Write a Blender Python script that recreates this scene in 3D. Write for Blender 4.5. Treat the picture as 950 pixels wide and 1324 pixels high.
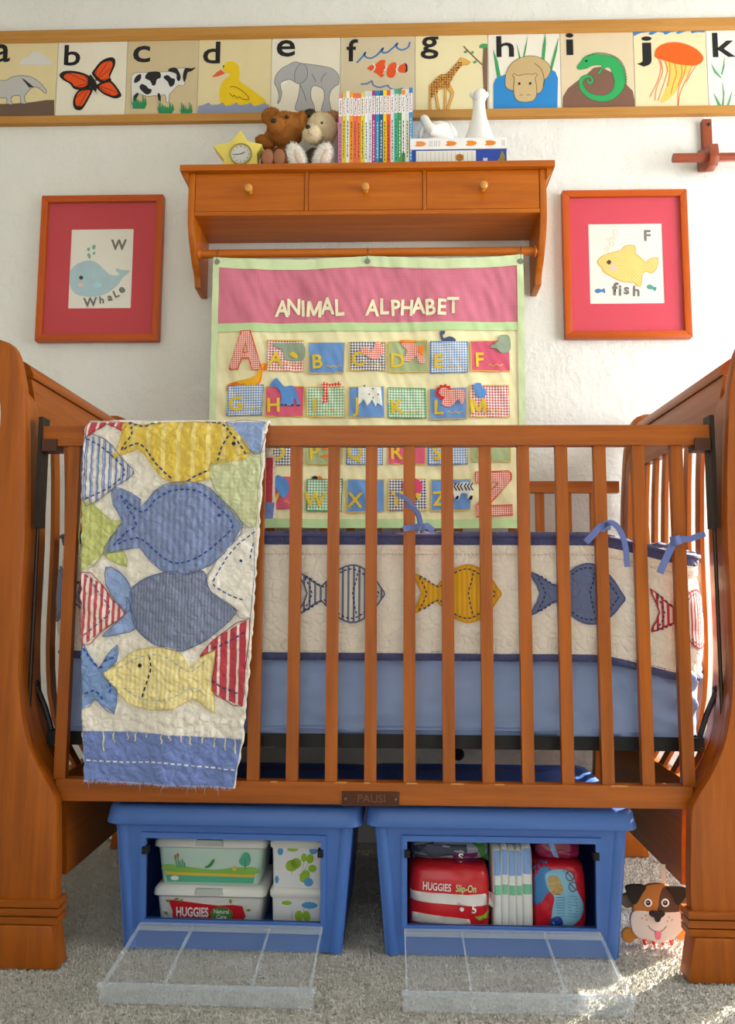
import bpy, bmesh, math, random
from mathutils import Vector, Matrix, noise
from mathutils.geometry import delaunay_2d_cdt
random.seed(7)
for o in list(bpy.data.objects): bpy.data.objects.remove(o)
SC = bpy.context.scene
COL = SC.collection
PI = math.pi
R_ = math.radians

# ------------------------------------------------------------ camera
FPX, IW, IH = 1000.0, 950, 1324
CAMP = Vector((0, -1.575, .715))
_ps, _th, _ro = R_(1.85), R_(6.05), R_(.27)
FW = Vector((-math.sin(_ps)*math.cos(_th), math.cos(_ps)*math.cos(_th), math.sin(_th)))
_r0 = FW.cross(Vector((0, 0, 1))).normalized(); _u0 = _r0.cross(FW)
RT = _r0*math.cos(_ro) + _u0*math.sin(_ro); UP = RT.cross(FW)
cd = bpy.data.cameras.new('camera'); cam = bpy.data.objects.new('camera', cd); COL.objects.link(cam)
cam.matrix_world = Matrix.Translation(CAMP) @ Matrix((RT, UP, -FW)).transposed().to_4x4()
cd.sensor_fit = 'VERTICAL'; cd.sensor_height = 36; cd.lens = FPX/IH*36; cd.clip_start = .02
SC.camera = cam
def ray(x, y): return FW + RT*((x-IW/2)/FPX) - UP*((y-IH/2)/FPX)
def PY(x, y, Y): d = ray(x, y); return CAMP + d*((Y-CAMP.y)/d.y)      # photo pixel -> point on a plane y = Y
def PZ(x, y, Z): d = ray(x, y); return CAMP + d*((Z-CAMP.z)/d.z)
def PX(x, y, X): d = ray(x, y); return CAMP + d*((X-CAMP.x)/d.x)

# ------------------------------------------------------------ light and exposure
w = bpy.data.worlds.new('sky'); SC.world = w; w.use_nodes = True
bg = w.node_tree.nodes['Background']; bg.inputs[0].default_value = (.80, .90, 1, 1); bg.inputs[1].default_value = 2.4
def light(name, typ, loc, target, energy, color, **k):
    d = bpy.data.lights.new(name, typ); d.energy = energy; d.color = color
    for a, v in k.items(): setattr(d, a, v)
    o = bpy.data.objects.new(name, d); COL.objects.link(o); o.location = loc
    o.rotation_euler = (Vector(target)-Vector(loc)).to_track_quat('-Z', 'Y').to_euler()
    return o
WALL_Y = .76
light('sun', 'SUN', (2.6, 3.2, 3.4), (2.6-.70, 3.2-.50, 3.4-.42), 60, (1, .90, .74), angle=R_(.6))
light('daylight_back_window', 'AREA', (1.60, WALL_Y+.21, 1.28), (1.2, -1.0, .9), 70, (.86, .93, 1), shape='RECTANGLE', size=1.05, size_y=1.45)
light('daylight_side_window', 'AREA', (2.19, -.25, 1.42), (.45, .6, 1.2), 112, (.97, .985, 1), shape='RECTANGLE', size=1.3, size_y=1.45)
light('rear_fill', 'AREA', (-.2, -3.42, 1.45), (0, .5, 1.1), 30, (1, .96, .90), shape='RECTANGLE', size=2.4, size_y=1.6)  # unseen fill lamp added behind the camera to brighten the crib front
vs = SC.view_settings
vs.view_transform = 'Standard'; vs.look = 'None'; vs.gamma = 1; vs.use_curve_mapping = False
vs.exposure = -1.15

# ------------------------------------------------------------ materials
def lin(c):
    if isinstance(c, str):
        c = c.lstrip('#'); c = [int(c[i:i+2], 16)/255 for i in (0, 2, 4)]
        c = [v/12.92 if v <= .04045 else ((v+.055)/1.055)**2.4 for v in c]
    return (c[0], c[1], c[2], 1)
_M = {}
class NT:
    def __init__(s, name):
        s.m = bpy.data.materials.new(name); s.m.use_nodes = True; s.t = s.m.node_tree
        s.b = s.t.nodes['Principled BSDF']; s.out = s.t.nodes['Material Output']
    def n(s, typ, **k):
        nd = s.t.nodes.new(typ)
        for a, v in k.items(): setattr(nd, a, v)
        return nd
    def l(s, a, b): s.t.links.new(a, b)
    def math(s, op, a, b=None):
        nd = s.n('ShaderNodeMath', operation=op)
        for i, v in enumerate((a, b)):
            if v is None: continue
            if isinstance(v, (int, float)): nd.inputs[i].default_value = v
            else: s.l(v, nd.inputs[i])
        return nd.outputs[0]
    def mix(s, f, a, b):
        nd = s.n('ShaderNodeMix', data_type='RGBA')
        for sock, v in ((nd.inputs[0], f), (nd.inputs[6], a), (nd.inputs[7], b)):
            if isinstance(v, (int, float)): sock.default_value = v
            elif isinstance(v, tuple): sock.default_value = v
            else: s.l(v, sock)
        return nd.outputs[2]
    def noise(s, scale, vec=None, detail=4, rough=.5):
        nd = s.n('ShaderNodeTexNoise'); nd.inputs['Scale'].default_value = scale
        nd.inputs['Detail'].default_value = detail; nd.inputs['Roughness'].default_value = rough
        if vec is not None: s.l(vec, nd.inputs['Vector'])
        return nd.outputs['Fac']
    def obj(s, scale=(1, 1, 1)):
        tc = s.n('ShaderNodeTexCoord'); mp = s.n('ShaderNodeMapping'); mp.inputs['Scale'].default_value = scale
        s.l(tc.outputs['Object'], mp.inputs['Vector']); return mp.outputs[0]
    def uv(s):
        tc = s.n('ShaderNodeTexCoord'); return tc.outputs['UV']
    def bump(s, h, strength=.3, dist=.002):
        nd = s.n('ShaderNodeBump'); nd.inputs['Strength'].default_value = strength; nd.inputs['Distance'].default_value = dist
        s.l(h, nd.inputs['Height']); s.l(nd.outputs[0], s.b.inputs['Normal'])
def mat(c, rough=.6, spec=.3, var=.0, vs_=12, bump=0, bs=200, coat=0, metal=0, name=None):
    """plain surface with faint colour variation and fine relief"""
    key = ('m', str(c), rough, spec, var, vs_, bump, bs, coat, metal)
    if key in _M: return _M[key]
    s = NT(name or 'plain'); col = lin(c)
    s.b.inputs['Roughness'].default_value = rough; s.b.inputs['Specular IOR Level'].default_value = spec
    s.b.inputs['Coat Weight'].default_value = coat; s.b.inputs['Metallic'].default_value = metal
    if var:
        f = s.noise(vs_, s.obj())
        d = tuple(v*(1-var) for v in col[:3])+(1,); u = tuple(min(1, v*(1+var)) for v in col[:3])+(1,)
        s.l(s.mix(f, d, u), s.b.inputs['Base Color'])
    else: s.b.inputs['Base Color'].default_value = col
    if bump: s.bump(s.noise(bs, s.obj(), 3), bump, .002)
    _M[key] = s.m; return s.m
def wood(axis='x', c1='#ae5c0e', c2='#83420a', rough=.4, coat=.05, sc=1.0):
    key = ('w', axis, c1, c2, rough, sc)
    if key in _M: return _M[key]
    s = NT('wood'); k = {'x': (1.2, 22, 22), 'y': (22, 1.2, 22), 'z': (22, 22, 1.2)}[axis]
    k = tuple(v*sc for v in k)
    v = s.obj(k); n1 = s.noise(2.2, v, 6, .6); n2 = s.noise(14, v, 3, .6)
    f = s.math('ADD', s.math('MULTIPLY', n1, .75), s.math('MULTIPLY', n2, .25))
    r = s.n('ShaderNodeValToRGB'); s.l(f, r.inputs[0])
    r.color_ramp.elements[0].position = .30; r.color_ramp.elements[1].position = .68
    r.color_ramp.elements[0].color = lin(c2); r.color_ramp.elements[1].color = lin(c1)
    s.l(r.outputs[0], s.b.inputs['Base Color'])
    s.b.inputs['Roughness'].default_value = rough; s.b.inputs['Coat Weight'].default_value = coat; s.b.inputs['Coat Roughness'].default_value = .25
    s.b.inputs['Specular IOR Level'].default_value = .3
    s.bump(n2, .06, .001)
    _M[key] = s.m; return s.m
def cloth(c, c2=None, kind='plain', period=.008, rough=.85, weave=.25, duty=.5, sheen=.15, blot=.12):
    """fabric; stripes and gingham follow the UVs, which are metres on the cloth"""
    key = ('c', c, c2, kind, period, rough, weave, duty)
    if key in _M: return _M[key]
    s = NT('fabric'); uv = s.uv()
    sep = s.n('ShaderNodeSeparateXYZ'); s.l(uv, sep.inputs[0])
    col = lin(c)
    def band(o, ph=0):
        return s.math('LESS_THAN', s.math('FRACT', s.math('ADD', s.math('DIVIDE', o, period), ph)), duty)
    if kind == 'plain': base = None
    else:
        b = lin(c2)
        if kind == 'stripe_v': f = band(sep.outputs[0])
        elif kind == 'stripe_h': f = band(sep.outputs[1])
        elif kind == 'gingham': f = s.math('MULTIPLY', s.math('ADD', band(sep.outputs[0]), band(sep.outputs[1])), .5)
        elif kind == 'plaid': f = s.math('MAXIMUM', band(sep.outputs[0]), s.math('MULTIPLY', s.math('LESS_THAN', s.math('FRACT', s.math('DIVIDE', sep.outputs[0], period*.37)), .4), .5))
        elif kind == 'dots':
            vo = s.n('ShaderNodeTexVoronoi'); vo.inputs['Scale'].default_value = 1/period; vo.inputs['Randomness'].default_value = 0
            s.l(uv, vo.inputs['Vector']); f = s.math('LESS_THAN', vo.outputs['Distance'], duty)
        elif kind == 'rings':
            vo = s.n('ShaderNodeTexVoronoi'); vo.inputs['Scale'].default_value = 1/period; vo.inputs['Randomness'].default_value = 0
            s.l(uv, vo.inputs['Vector']); f = s.math('MULTIPLY', s.math('LESS_THAN', s.math('ABSOLUTE', s.math('SUBTRACT', vo.outputs['Distance'], .38)), .12), .8)
        base = s.mix(f, b, col)
    n = s.noise(26, uv, 4)
    dark = s.mix(1.0, col, col)
    src = base if base is not None else dark
    hs = s.n('ShaderNodeHueSaturation'); s.l(src, hs.inputs['Color'])
    s.l(s.math('ADD', s.math('MULTIPLY', n, blot*2), 1-blot), hs.inputs['Value'])
    s.l(hs.outputs[0], s.b.inputs['Base Color'])
    s.b.inputs['Roughness'].default_value = rough; s.b.inputs['Specular IOR Level'].default_value = .2
    s.b.inputs['Sheen Weight'].default_value = sheen
    if weave >= .3:      # washed, quilted cotton: crinkles between the seams
        vo = s.n('ShaderNodeTexVoronoi', feature='DISTANCE_TO_EDGE'); vo.inputs['Scale'].default_value = 55; s.l(uv, vo.inputs['Vector'])
        h = s.math('ADD', s.math('MULTIPLY', s.math('MINIMUM', vo.outputs['Distance'], .22), 3.0), s.math('MULTIPLY', s.noise(75, uv, 5, .6), 1.3))
        s.bump(h, .65, .004)
    elif weave: s.bump(s.noise(700, uv, 2), weave, .0008)
    _M[key] = s.m; return s.m
def clear(c='#dfeaf2', alpha=.14, rough=.08, key='clear'):
    """thin clear plastic or glass: mostly see-through, with its own gloss"""
    k = ('g', c, alpha, rough)
    if k in _M: return _M[k]
    s = NT(key); t = s.n('ShaderNodeBsdfTransparent'); m = s.n('ShaderNodeMixShader'); m.inputs[0].default_value = alpha
    s.b.inputs['Base Color'].default_value = lin(c); s.b.inputs['Roughness'].default_value = rough
    s.l(t.outputs[0], m.inputs[1]); s.l(s.b.outputs[0], m.inputs[2]); s.l(m.outputs[0], s.out.inputs[0])
    _M[k] = s.m; return s.m

# ------------------------------------------------------------ mesh helpers
def tag(o, label=None, cat=None, group=None, kind=None):
    if label: o['label'] = label
    if cat: o['category'] = cat
    if group: o['group'] = group
    if kind: o['kind'] = kind
    return o
def thing(name, label, cat, loc=(0, 0, 0), group=None, rz=0):
    o = bpy.data.objects.new(name, None); COL.objects.link(o); o.location = loc; o.rotation_euler = (0, 0, rz)
    o.empty_display_size = .05
    return tag(o, label, cat, group)
def rootloc(p):
    while p.parent: p = p.parent
    return Vector(p.location)
def obj(name, bm, m, parent=None, local=False, smooth=False, bevel=0, seg=2, angle=40):
    """link a bmesh as one object; its coordinates are world ones unless local"""
    if isinstance(bm, bpy.types.Mesh): me = bm
    else:
        if bevel:
            ed = [e for e in bm.edges if len(e.link_faces) == 2 and e.calc_face_angle(0) > R_(28)]
            bmesh.ops.bevel(bm, geom=ed, offset=bevel, segments=seg, affect='EDGES', profile=.6, clamp_overlap=True)
        if parent is not None and not local: bmesh.ops.translate(bm, verts=bm.verts, vec=-rootloc(parent))
        me = bpy.data.meshes.new(name); bm.to_mesh(me); bm.free()
    if m is not None and not me.materials: me.materials.append(m)
    if smooth or bevel:
        for p in me.polygons: p.use_smooth = True
        try: me.set_sharp_from_angle(angle=R_(angle))
        except Exception: pass
    o = bpy.data.objects.new(name, me); COL.objects.link(o)
    if parent is not None: o.parent = parent
    return o
def struct(name, bm, m, **k):
    o = obj(name, bm, m, **k); o['kind'] = 'structure'; return o
def B(): return bmesh.new()
def box(bm, x0, x1, y0, y1, z0, z1):
    v = [bm.verts.new((x, y, z)) for z in (z0, z1) for x, y in ((x0, y0), (x1, y0), (x1, y1), (x0, y1))]
    for f in ((0, 3, 2, 1), (4, 5, 6, 7), (0, 1, 5, 4), (1, 2, 6, 5), (2, 3, 7, 6), (3, 0, 4, 7)): bm.faces.new([v[i] for i in f])
    return v
def bx(*a): bm = B(); box(bm, *a); return bm
def prism(bm, pts, axis, d0, d1):
    """closed outline in the plane across axis, extruded from d0 to d1"""
    def P(p, d): return {'x': (d, p[0], p[1]), 'y': (p[0], d, p[1]), 'z': (p[0], p[1], d)}[axis]
    a = [bm.verts.new(P(p, d0)) for p in pts]; b = [bm.verts.new(P(p, d1)) for p in pts]
    n = len(pts); bm.faces.new(a); bm.faces.new(b[::-1])
    for i in range(n): bm.faces.new((a[i], b[i], b[(i+1) % n], a[(i+1) % n]))
    bmesh.ops.recalc_face_normals(bm, faces=bm.faces)
    return bm
def tube(bm, pts, r, n=10, cap=True):
    pts = [Vector(p) for p in pts]; rs = r if isinstance(r, (list, tuple)) else [r]*len(pts); rings = []
    ref = None
    for i, p in enumerate(pts):
        t = (pts[min(i+1, len(pts)-1)]-pts[max(i-1, 0)]).normalized()
        if ref is None: ref = Vector((0, 0, 1)) if abs(t.z) < .9 else Vector((1, 0, 0))
        a = (ref - t*ref.dot(t)).normalized(); b = t.cross(a); ref = a
        rings.append([bm.verts.new(p + (a*math.cos(2*PI*k/n)+b*math.sin(2*PI*k/n))*rs[i]) for k in range(n)])
    for i in range(len(rings)-1):
        for k in range(n): bm.faces.new((rings[i][k], rings[i][(k+1) % n], rings[i+1][(k+1) % n], rings[i+1][k]))
    if cap: bm.faces.new(rings[0][::-1]); bm.faces.new(rings[-1])
    bmesh.ops.recalc_face_normals(bm, faces=bm.faces)
    return bm
def lathe(bm, prof, c=(0, 0, 0), axis='z', n=24):
    """profile of (radius, height) turned about an axis through c"""
    rings = []
    for r, h in prof:
        ring = []
        for k in range(n):
            a = 2*PI*k/n; x, y = r*math.cos(a), r*math.sin(a)
            q = {'z': (x, y, h), 'y': (x, h, y), 'x': (h, x, y)}[axis]
            ring.append(bm.verts.new(Vector(q)+Vector(c)))
        rings.append(ring)
    for i in range(len(rings)-1):
        for k in range(n): bm.faces.new((rings[i][k], rings[i][(k+1) % n], rings[i+1][(k+1) % n], rings[i+1][k]))
    for rg in (rings[0], rings[-1]): bm.faces.new(rg)
    bmesh.ops.remove_doubles(bm, verts=bm.verts, dist=1e-6)
    bmesh.ops.recalc_face_normals(bm, faces=bm.faces)
    return bm
def ball(bm, c, r, rot=None, sub=3):
    r = r if isinstance(r, (tuple, list)) else (r, r, r)
    M = Matrix.Translation(Vector(c)) @ (rot.to_4x4() if rot else Matrix.Identity(4)) @ Matrix.Diagonal((*r, 1))
    bmesh.ops.create_icosphere(bm, subdivisions=sub, radius=1, matrix=M); return bm
def sm(pts, n=5, closed=True):
    """Catmull-Rom through the points"""
    out = []; N = len(pts)
    for i in range(N if closed else N-1):
        p = [pts[(i+k) % N] if closed else pts[max(0, min(N-1, i+k))] for k in (-1, 0, 1, 2)]
        for j in range(n):
            t = j/n
            out.append(tuple(.5*((2*p[1][d])+(-p[0][d]+p[2][d])*t+(2*p[0][d]-5*p[1][d]+4*p[2][d]-p[3][d])*t*t+(-p[0][d]+3*p[1][d]-3*p[2][d]+p[3][d])*t**3) for d in (0, 1)))
    if not closed: out.append(tuple(pts[-1]))
    return out
def inside(p, poly):
    x, y = p; c = False; j = len(poly)-1
    for i in range(len(poly)):
        a, b = poly[i], poly[j]
        if (a[1] > y) != (b[1] > y) and x < (b[0]-a[0])*(y-a[1])/(b[1]-a[1])+a[0]: c = not c
        j = i
    return c
def patch(out2, fn, step=None, thick=.0012, holes=()):
    """cloth or paper shape: outline (2-D, metres) filled, laid on fn(u, v, lift), with a turned edge; UVs in metres"""
    area = sum(out2[i][0]*out2[(i+1) % len(out2)][1]-out2[(i+1) % len(out2)][0]*out2[i][1] for i in range(len(out2)))
    if area < 0: out2 = out2[::-1]
    def dens(o):
        if not step: return list(o)
        r = []
        for i in range(len(o)):
            a, b = o[i], o[(i+1) % len(o)]; k = max(1, int(math.dist(a, b)/step))
            r += [(a[0]+(b[0]-a[0])*j/k, a[1]+(b[1]-a[1])*j/k) for j in range(k)]
        return r
    pts = []; edges = []; loops = []
    for o in [out2, *holes]:
        d = dens(o); s = len(pts); pts += d; loops.append(list(range(s, s+len(d))))
        edges += [(s+i, s+(i+1) % len(d)) for i in range(len(d))]
    if step:
        xs = [p[0] for p in out2]; ys = [p[1] for p in out2]
        x = min(xs)+step*.5
        while x < max(xs):
            y = min(ys)+step*.5
            while y < max(ys):
                if inside((x, y), out2): pts.append((x, y))
                y += step
            x += step
    r = delaunay_2d_cdt([Vector(p) for p in pts], edges, [], 0, 1e-6)
    V, E, F = r[0], r[1], r[2]
    bm = B(); uvl = bm.loops.layers.uv.new('UVMap')
    vv = [bm.verts.new(fn(p.x, p.y, thick)) for p in V]
    ed = {}
    for f in F:
        cx = sum(V[i].x for i in f)/len(f); cy = sum(V[i].y for i in f)/len(f)
        if not inside((cx, cy), out2) or any(inside((cx, cy), h) for h in holes): continue
        try: fc = bm.faces.new([vv[i] for i in f])
        except ValueError: continue
        for lp, i in zip(fc.loops, f): lp[uvl].uv = V[i]
        for k in range(len(f)):
            a, b = f[k], f[(k+1) % len(f)]; ed[(a, b)] = ed.get((a, b), 0)+1
    if thick > 0:
        lo = {}
        for (a, b) in ed:
            if (b, a) in ed: continue
            for i in (a, b):
                if i not in lo: lo[i] = bm.verts.new(fn(V[i].x, V[i].y, -.0004))
            fc = bm.faces.new((vv[b], vv[a], lo[a], lo[b]))
            for lp, i in zip(fc.loops, (b, a, a, b)): lp[uvl].uv = V[i]
    loose = [v for v in bm.verts if not v.link_faces]
    bmesh.ops.delete(bm, geom=loose, context='VERTS')
    return bm
def ribbon(bm, pts, wd, fn, lift=.001):
    """flat stroke of width wd along 2-D points, laid on fn"""
    L = []
    for i, p in enumerate(pts):
        a = pts[max(0, i-1)]; b = pts[min(len(pts)-1, i+1)]
        dx, dy = b[0]-a[0], b[1]-a[1]; l = math.hypot(dx, dy) or 1
        nx, ny = -dy/l*wd/2, dx/l*wd/2
        L.append((bm.verts.new(fn(p[0]+nx, p[1]+ny, lift)), bm.verts.new(fn(p[0]-nx, p[1]-ny, lift))))
    for i in range(len(L)-1): bm.faces.new((L[i][0], L[i+1][0], L[i+1][1], L[i][1]))
    return bm
def dashes(bm, pts, wd, ln, gap, fn, lift=.002):
    """running stitches along a 2-D line"""
    acc = 0; on = True; cur = [pts[0]]
    for i in range(len(pts)-1):
        a, b = pts[i], pts[i+1]; d = math.dist(a, b); t = 0
        while d-t > 1e-9:
            need = (ln if on else gap)-acc
            if d-t < need: acc += d-t; t = d; cur.append(b)
            else:
                t += need; q = (a[0]+(b[0]-a[0])*t/d, a[1]+(b[1]-a[1])*t/d); cur.append(q)
                if on and len(cur) > 1: ribbon(bm, cur, wd, fn, lift)
                cur = [q]; acc = 0; on = not on
    return bm
def text(body, size, fn, lift=.0006, bold=.0, depth=0, align='CENTER', rot=0, at=(0, 0), squash=1.0):
    """lettering as a mesh: laid on fn(u, v, lift) about the point at"""
    if body == 'M':      # the stock glyph closes up when emboldened: drawn here
        g = [(0, 0), (.16, 0), (.16, .40), (.33, .06), (.45, .06), (.62, .40), (.62, 0), (.78, 0), (.78, .7), (.6, .7), (.39, .26), (.18, .7), (0, .7)]
        c, s = math.cos(rot), math.sin(rot); q = [((x-.39)*size*squash, (y-.35)*size) for x, y in g]
        return patch([(at[0]+x*c-y*s, at[1]+x*s+y*c) for x, y in q], fn, .006, lift)
    cu = bpy.data.curves.new('lettering', 'FONT'); cu.body = body; cu.size = size; cu.align_x = align; cu.align_y = 'CENTER'
    cu.offset = bold*size; cu.resolution_u = 3
    to = bpy.data.objects.new('lettering', cu); COL.objects.link(to)
    dg = bpy.context.evaluated_depsgraph_get(); me = bpy.data.meshes.new_from_object(to.evaluated_get(dg))
    bpy.data.objects.remove(to); bpy.data.curves.remove(cu)
    bm = B(); bm.from_mesh(me); bpy.data.meshes.remove(me)
    c, s = math.cos(rot), math.sin(rot)
    bmesh.ops.triangulate(bm, faces=bm.faces)
    for v in bm.verts:
        x, y = v.co.x*squash, v.co.y; v.co = fn(at[0]+x*c-y*s, at[1]+x*s+y*c, lift)
    return bm
def wallmap(Y):
    return lambda u, v, l=0: Vector((u, Y-l, v))
def circ(x, y, r, ry=None, n=16, a0=0): return [(x+r*math.cos(a0+2*PI*i/n), y+(ry or r)*math.sin(a0+2*PI*i/n)) for i in range(n)]
def rot2(pts, c, a):
    return [(c[0]+(x-c[0])*math.cos(a)-(y-c[1])*math.sin(a), c[1]+(x-c[0])*math.sin(a)+(y-c[1])*math.cos(a)) for x, y in pts]

# ------------------------------------------------------------ the room
def wall_mat():
    s = NT('painted_plaster'); v = s.obj()
    n1 = s.noise(7, v, 5, .62); n2 = s.noise(38, v, 4, .6)
    s.l(s.mix(n1, lin('#dbdad2'), lin('#e6e5de')), s.b.inputs['Base Color']); s.b.inputs['Roughness'].default_value = .75
    h = s.math('ADD', s.math('MULTIPLY', s.math('MINIMUM', n1, .54), 2.2), s.math('MULTIPLY', n2, .4))
    s.bump(h, .5, .014); return s.m
def carpet_mat():
    s = NT('carpet'); v = s.obj()
    n1 = s.noise(230, v, 3, .7); n2 = s.noise(9, v, 3); n3 = s.noise(90, v, 3, .6)
    a = s.mix(n1, lin('#a5a196'), lin('#e6e3da')); b = s.mix(n3, lin('#bab6ab'), lin('#dedbd1'))
    c = s.mix(.45, a, b); hs = s.n('ShaderNodeHueSaturation'); s.l(c, hs.inputs['Color']); s.l(s.math('ADD', s.math('MULTIPLY', n2, .3), .85), hs.inputs['Value'])
    s.l(hs.outputs[0], s.b.inputs['Base Color']); s.b.inputs['Roughness'].default_value = 1; s.b.inputs['Specular IOR Level'].default_value = .05
    s.bump(s.math('ADD', n1, s.math('MULTIPLY', n3, 1.4)), .9, .006); return s.m
WM = wall_mat(); RX0, RX1, RY0, RZ = -2.1, 2.22, -3.5, 2.78
bm = B()
NX, NY = 220, 200
gx0, gx1, gy0, gy1 = -.95, .85, -.42, WALL_Y
gv = [[bm.verts.new((gx0+(gx1-gx0)*i/NX, gy0+(gy1-gy0)*j/NY, 0)) for j in range(NY+1)] for i in range(NX+1)]
for i in range(NX+1):
    for j in range(NY+1):
        c = gv[i][j].co; e = 0 if i in (0, NX) or j in (0, NY) else 1
        c.z = -.0035+e*.0012*noise.noise(c*40)
for i in range(NX):
    for j in range(NY): bm.faces.new((gv[i][j], gv[i+1][j], gv[i+1][j+1], gv[i][j+1]))
def quad(bm, *p): return bm.faces.new([bm.verts.new(q) for q in p])
z = -.0035
quad(bm, (RX0, RY0, z), (gx0, RY0, z), (gx0, WALL_Y, z), (RX0, WALL_Y, z)); quad(bm, (gx1, RY0, z), (RX1, RY0, z), (RX1, WALL_Y, z), (gx1, WALL_Y, z))
quad(bm, (gx0, RY0, z), (gx1, RY0, z), (gx1, gy0, z), (gx0, gy0, z))
CM = carpet_mat(); fl = struct('floor', bm, CM, smooth=True)
# cut pile, standing on the part of the carpet that is seen
rp = random.Random(11); vv, ff = [], []
for i in range(150000):
    x = rp.uniform(gx0, gx1); y = gy0+(WALL_Y-.02-gy0)*rp.random()**1.35; a = rp.uniform(0, PI); s_ = rp.uniform(.0009, .0018)
    h = rp.uniform(.0025, .0062); dx, dy = math.cos(a)*s_, math.sin(a)*s_; lx_, ly_ = rp.uniform(-.003, .003), rp.uniform(-.003, .003); n = len(vv)
    vv += [(x-dx, y-dy, -.0042), (x+dx, y+dy, -.0042), (x+dx*.6+lx_, y+dy*.6+ly_, -.0042+h), (x-dx*.6+lx_, y-dy*.6+ly_, -.0042+h)]; ff.append((n, n+1, n+2, n+3))
pm = bpy.data.meshes.new('carpet_pile'); pm.from_pydata(vv, [], ff); po_ = obj('carpet_pile', pm, CM, fl); po_['kind'] = 'stuff'
# back wall with a rounded window opening on the right
WX0, WX1, WZ0, WZ1 = 1.035, 2.12, .52, 2.03
bm = B(); q = WALL_Y; T = .16; r = .018
ring = lambda d, y: [bm.verts.new((x, y, zz)) for x, zz in ((WX0-d, WZ0-d), (WX1+d, WZ0-d), (WX1+d, WZ1+d), (WX0-d, WZ1+d))]
lv = [ring(r*(1-math.sin(a)), q+r*(1-math.cos(a))) for a in (0, PI/8, PI/4, 3*PI/8, PI/2)]+[ring(0, q+T)]
for a, b in zip(lv, lv[1:]):
    for k in range(4): bm.faces.new((a[k], a[(k+1) % 4], b[(k+1) % 4], b[k]))
o_ = [bm.verts.new((x, q, zz)) for x, zz in ((RX0, -.01), (RX1, -.01), (RX1, RZ), (RX0, RZ))]
for k in range(4): bm.faces.new((o_[k], o_[(k+1) % 4], lv[0][(k+1) % 4], lv[0][k]))
bmesh.ops.recalc_face_normals(bm, faces=bm.faces)
struct('wall_back', bm, WM, smooth=True, angle=60)
struct('wall_left', bx(RX0-.1, RX0, RY0, WALL_Y+T, -.01, RZ), WM)
def holed(bm, x0, x1, z0, z1, hx0, hx1, hz0, hz1, put):
    for a, b, c, d in ((x0, hx0, z0, z1), (hx1, x1, z0, z1), (hx0, hx1, z0, hz0), (hx0, hx1, hz1, z1)): put(bm, a, b, c, d)
bm = B(); holed(bm, RY0, WALL_Y, -.01, RZ, -.92, .42, .68, 2.16, lambda m, a, b, c, d: box(m, RX1, RX1+.1, a, b, c, d)); struct('wall_right', bm, WM)
bm = B(); holed(bm, RX0, RX1, -.01, RZ, -1.45, 1.05, .62, 2.28, lambda m, a, b, c, d: box(m, a, b, RY0-.1, RY0, c, d)); struct('wall_front', bm, WM)
struct('ceiling', bx(RX0, RX1, RY0, WALL_Y+T, RZ, RZ+.08), WM)
BW = mat('#e4e2da', .45)
bm = B(); prism(bm, [(WALL_Y, 0), (WALL_Y-.014, 0), (WALL_Y-.014, .065), (WALL_Y-.006, .082), (WALL_Y, .085)], 'x', RX0, RX1); struct('baseboard_back', bm, BW)
# the window: white frame, two panes, slatted blind
wroot = thing('window_1', None, None, ((WX0+WX1)/2, q+T, WZ0)); wroot['kind'] = 'structure'
VW = mat('#eceae4', .4)
bm = B(); f = .045
for a in ((WX0, WX0+f, WZ0, WZ1), (WX1-f, WX1, WZ0, WZ1), (WX0+f, WX1-f, WZ0, WZ0+f), (WX0+f, WX1-f, WZ1-f, WZ1), (1.56, 1.60, WZ0+f, WZ1-f)): box(bm, a[0], a[1], q+T-.03, q+T+.01, a[2], a[3])
obj('window_frame', bm, VW, wroot, bevel=.003)
for a, b in ((WX0+f, 1.56), (1.60, WX1-f)): obj('pane', bx(a, b, q+T-.012, q+T-.008, WZ0+f, WZ1-f), clear('#f2f6f8', .05, .02, 'glass'), wroot)
# ------------------------------------------------------------ crib
XC = -.043
WX_, WY_, WZ_ = wood('x'), wood('y'), wood('z')
crib = thing('crib', 'honey-brown wooden sleigh crib with slatted sides', 'crib', (XC, .33, 0))
def lx(px, py, Y=-.03): p = PY(px, py, Y); return (XC-p.x, p.z)         # half distance from the crib's middle, height
inner = [lx(*p) for p in ((69.5, 1196), (73, 1130), (73, 1075), (72.5, 1044), (70, 1030), (58, 1008), (46, 986), (33, 953), (25.5, 909), (23.5, 861), (25, 812), (29, 740), (31.5, 690), (32.5, 600), (31.5, 545), (30, 505), (27, 485), (23, 465), (18, 451), (12, 443))]
inner[0] = (inner[1][0], inner[0][1])
ztop = 1.238
outer = [(inner[0][0]+.135, inner[0][1]), (inner[2][0]+.132, .25), (inner[0][0]+.128, .36), (.738, .46), (.760, .56), (.782, .66), (.786, .80), (.780, .95), (.768, 1.06), (.774, 1.12), (.792, 1.165), (.822, 1.185), (.842, 1.20), (.838, 1.225), (.81, ztop+.003), (.78, ztop+.004)]
prof = sm(inner, 3, False)+sm(outer, 3, False)[::-1]
foot = [(inner[0][0]-.013, 0), (inner[0][0]-.011, .012), (inner[0][0]-.002, .062), (inner[0][0]+.002, .079), (inner[0][0]+.131, .079), (inner[0][0]+.136, .05), (inner[0][0]+.143, 0)]
z0 = inner[0][1]
def mirror(pts, s): return [(XC+s*x, z) for x, z in pts]
ENDS = ((-.03, -.001), (.668, .70))
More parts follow.
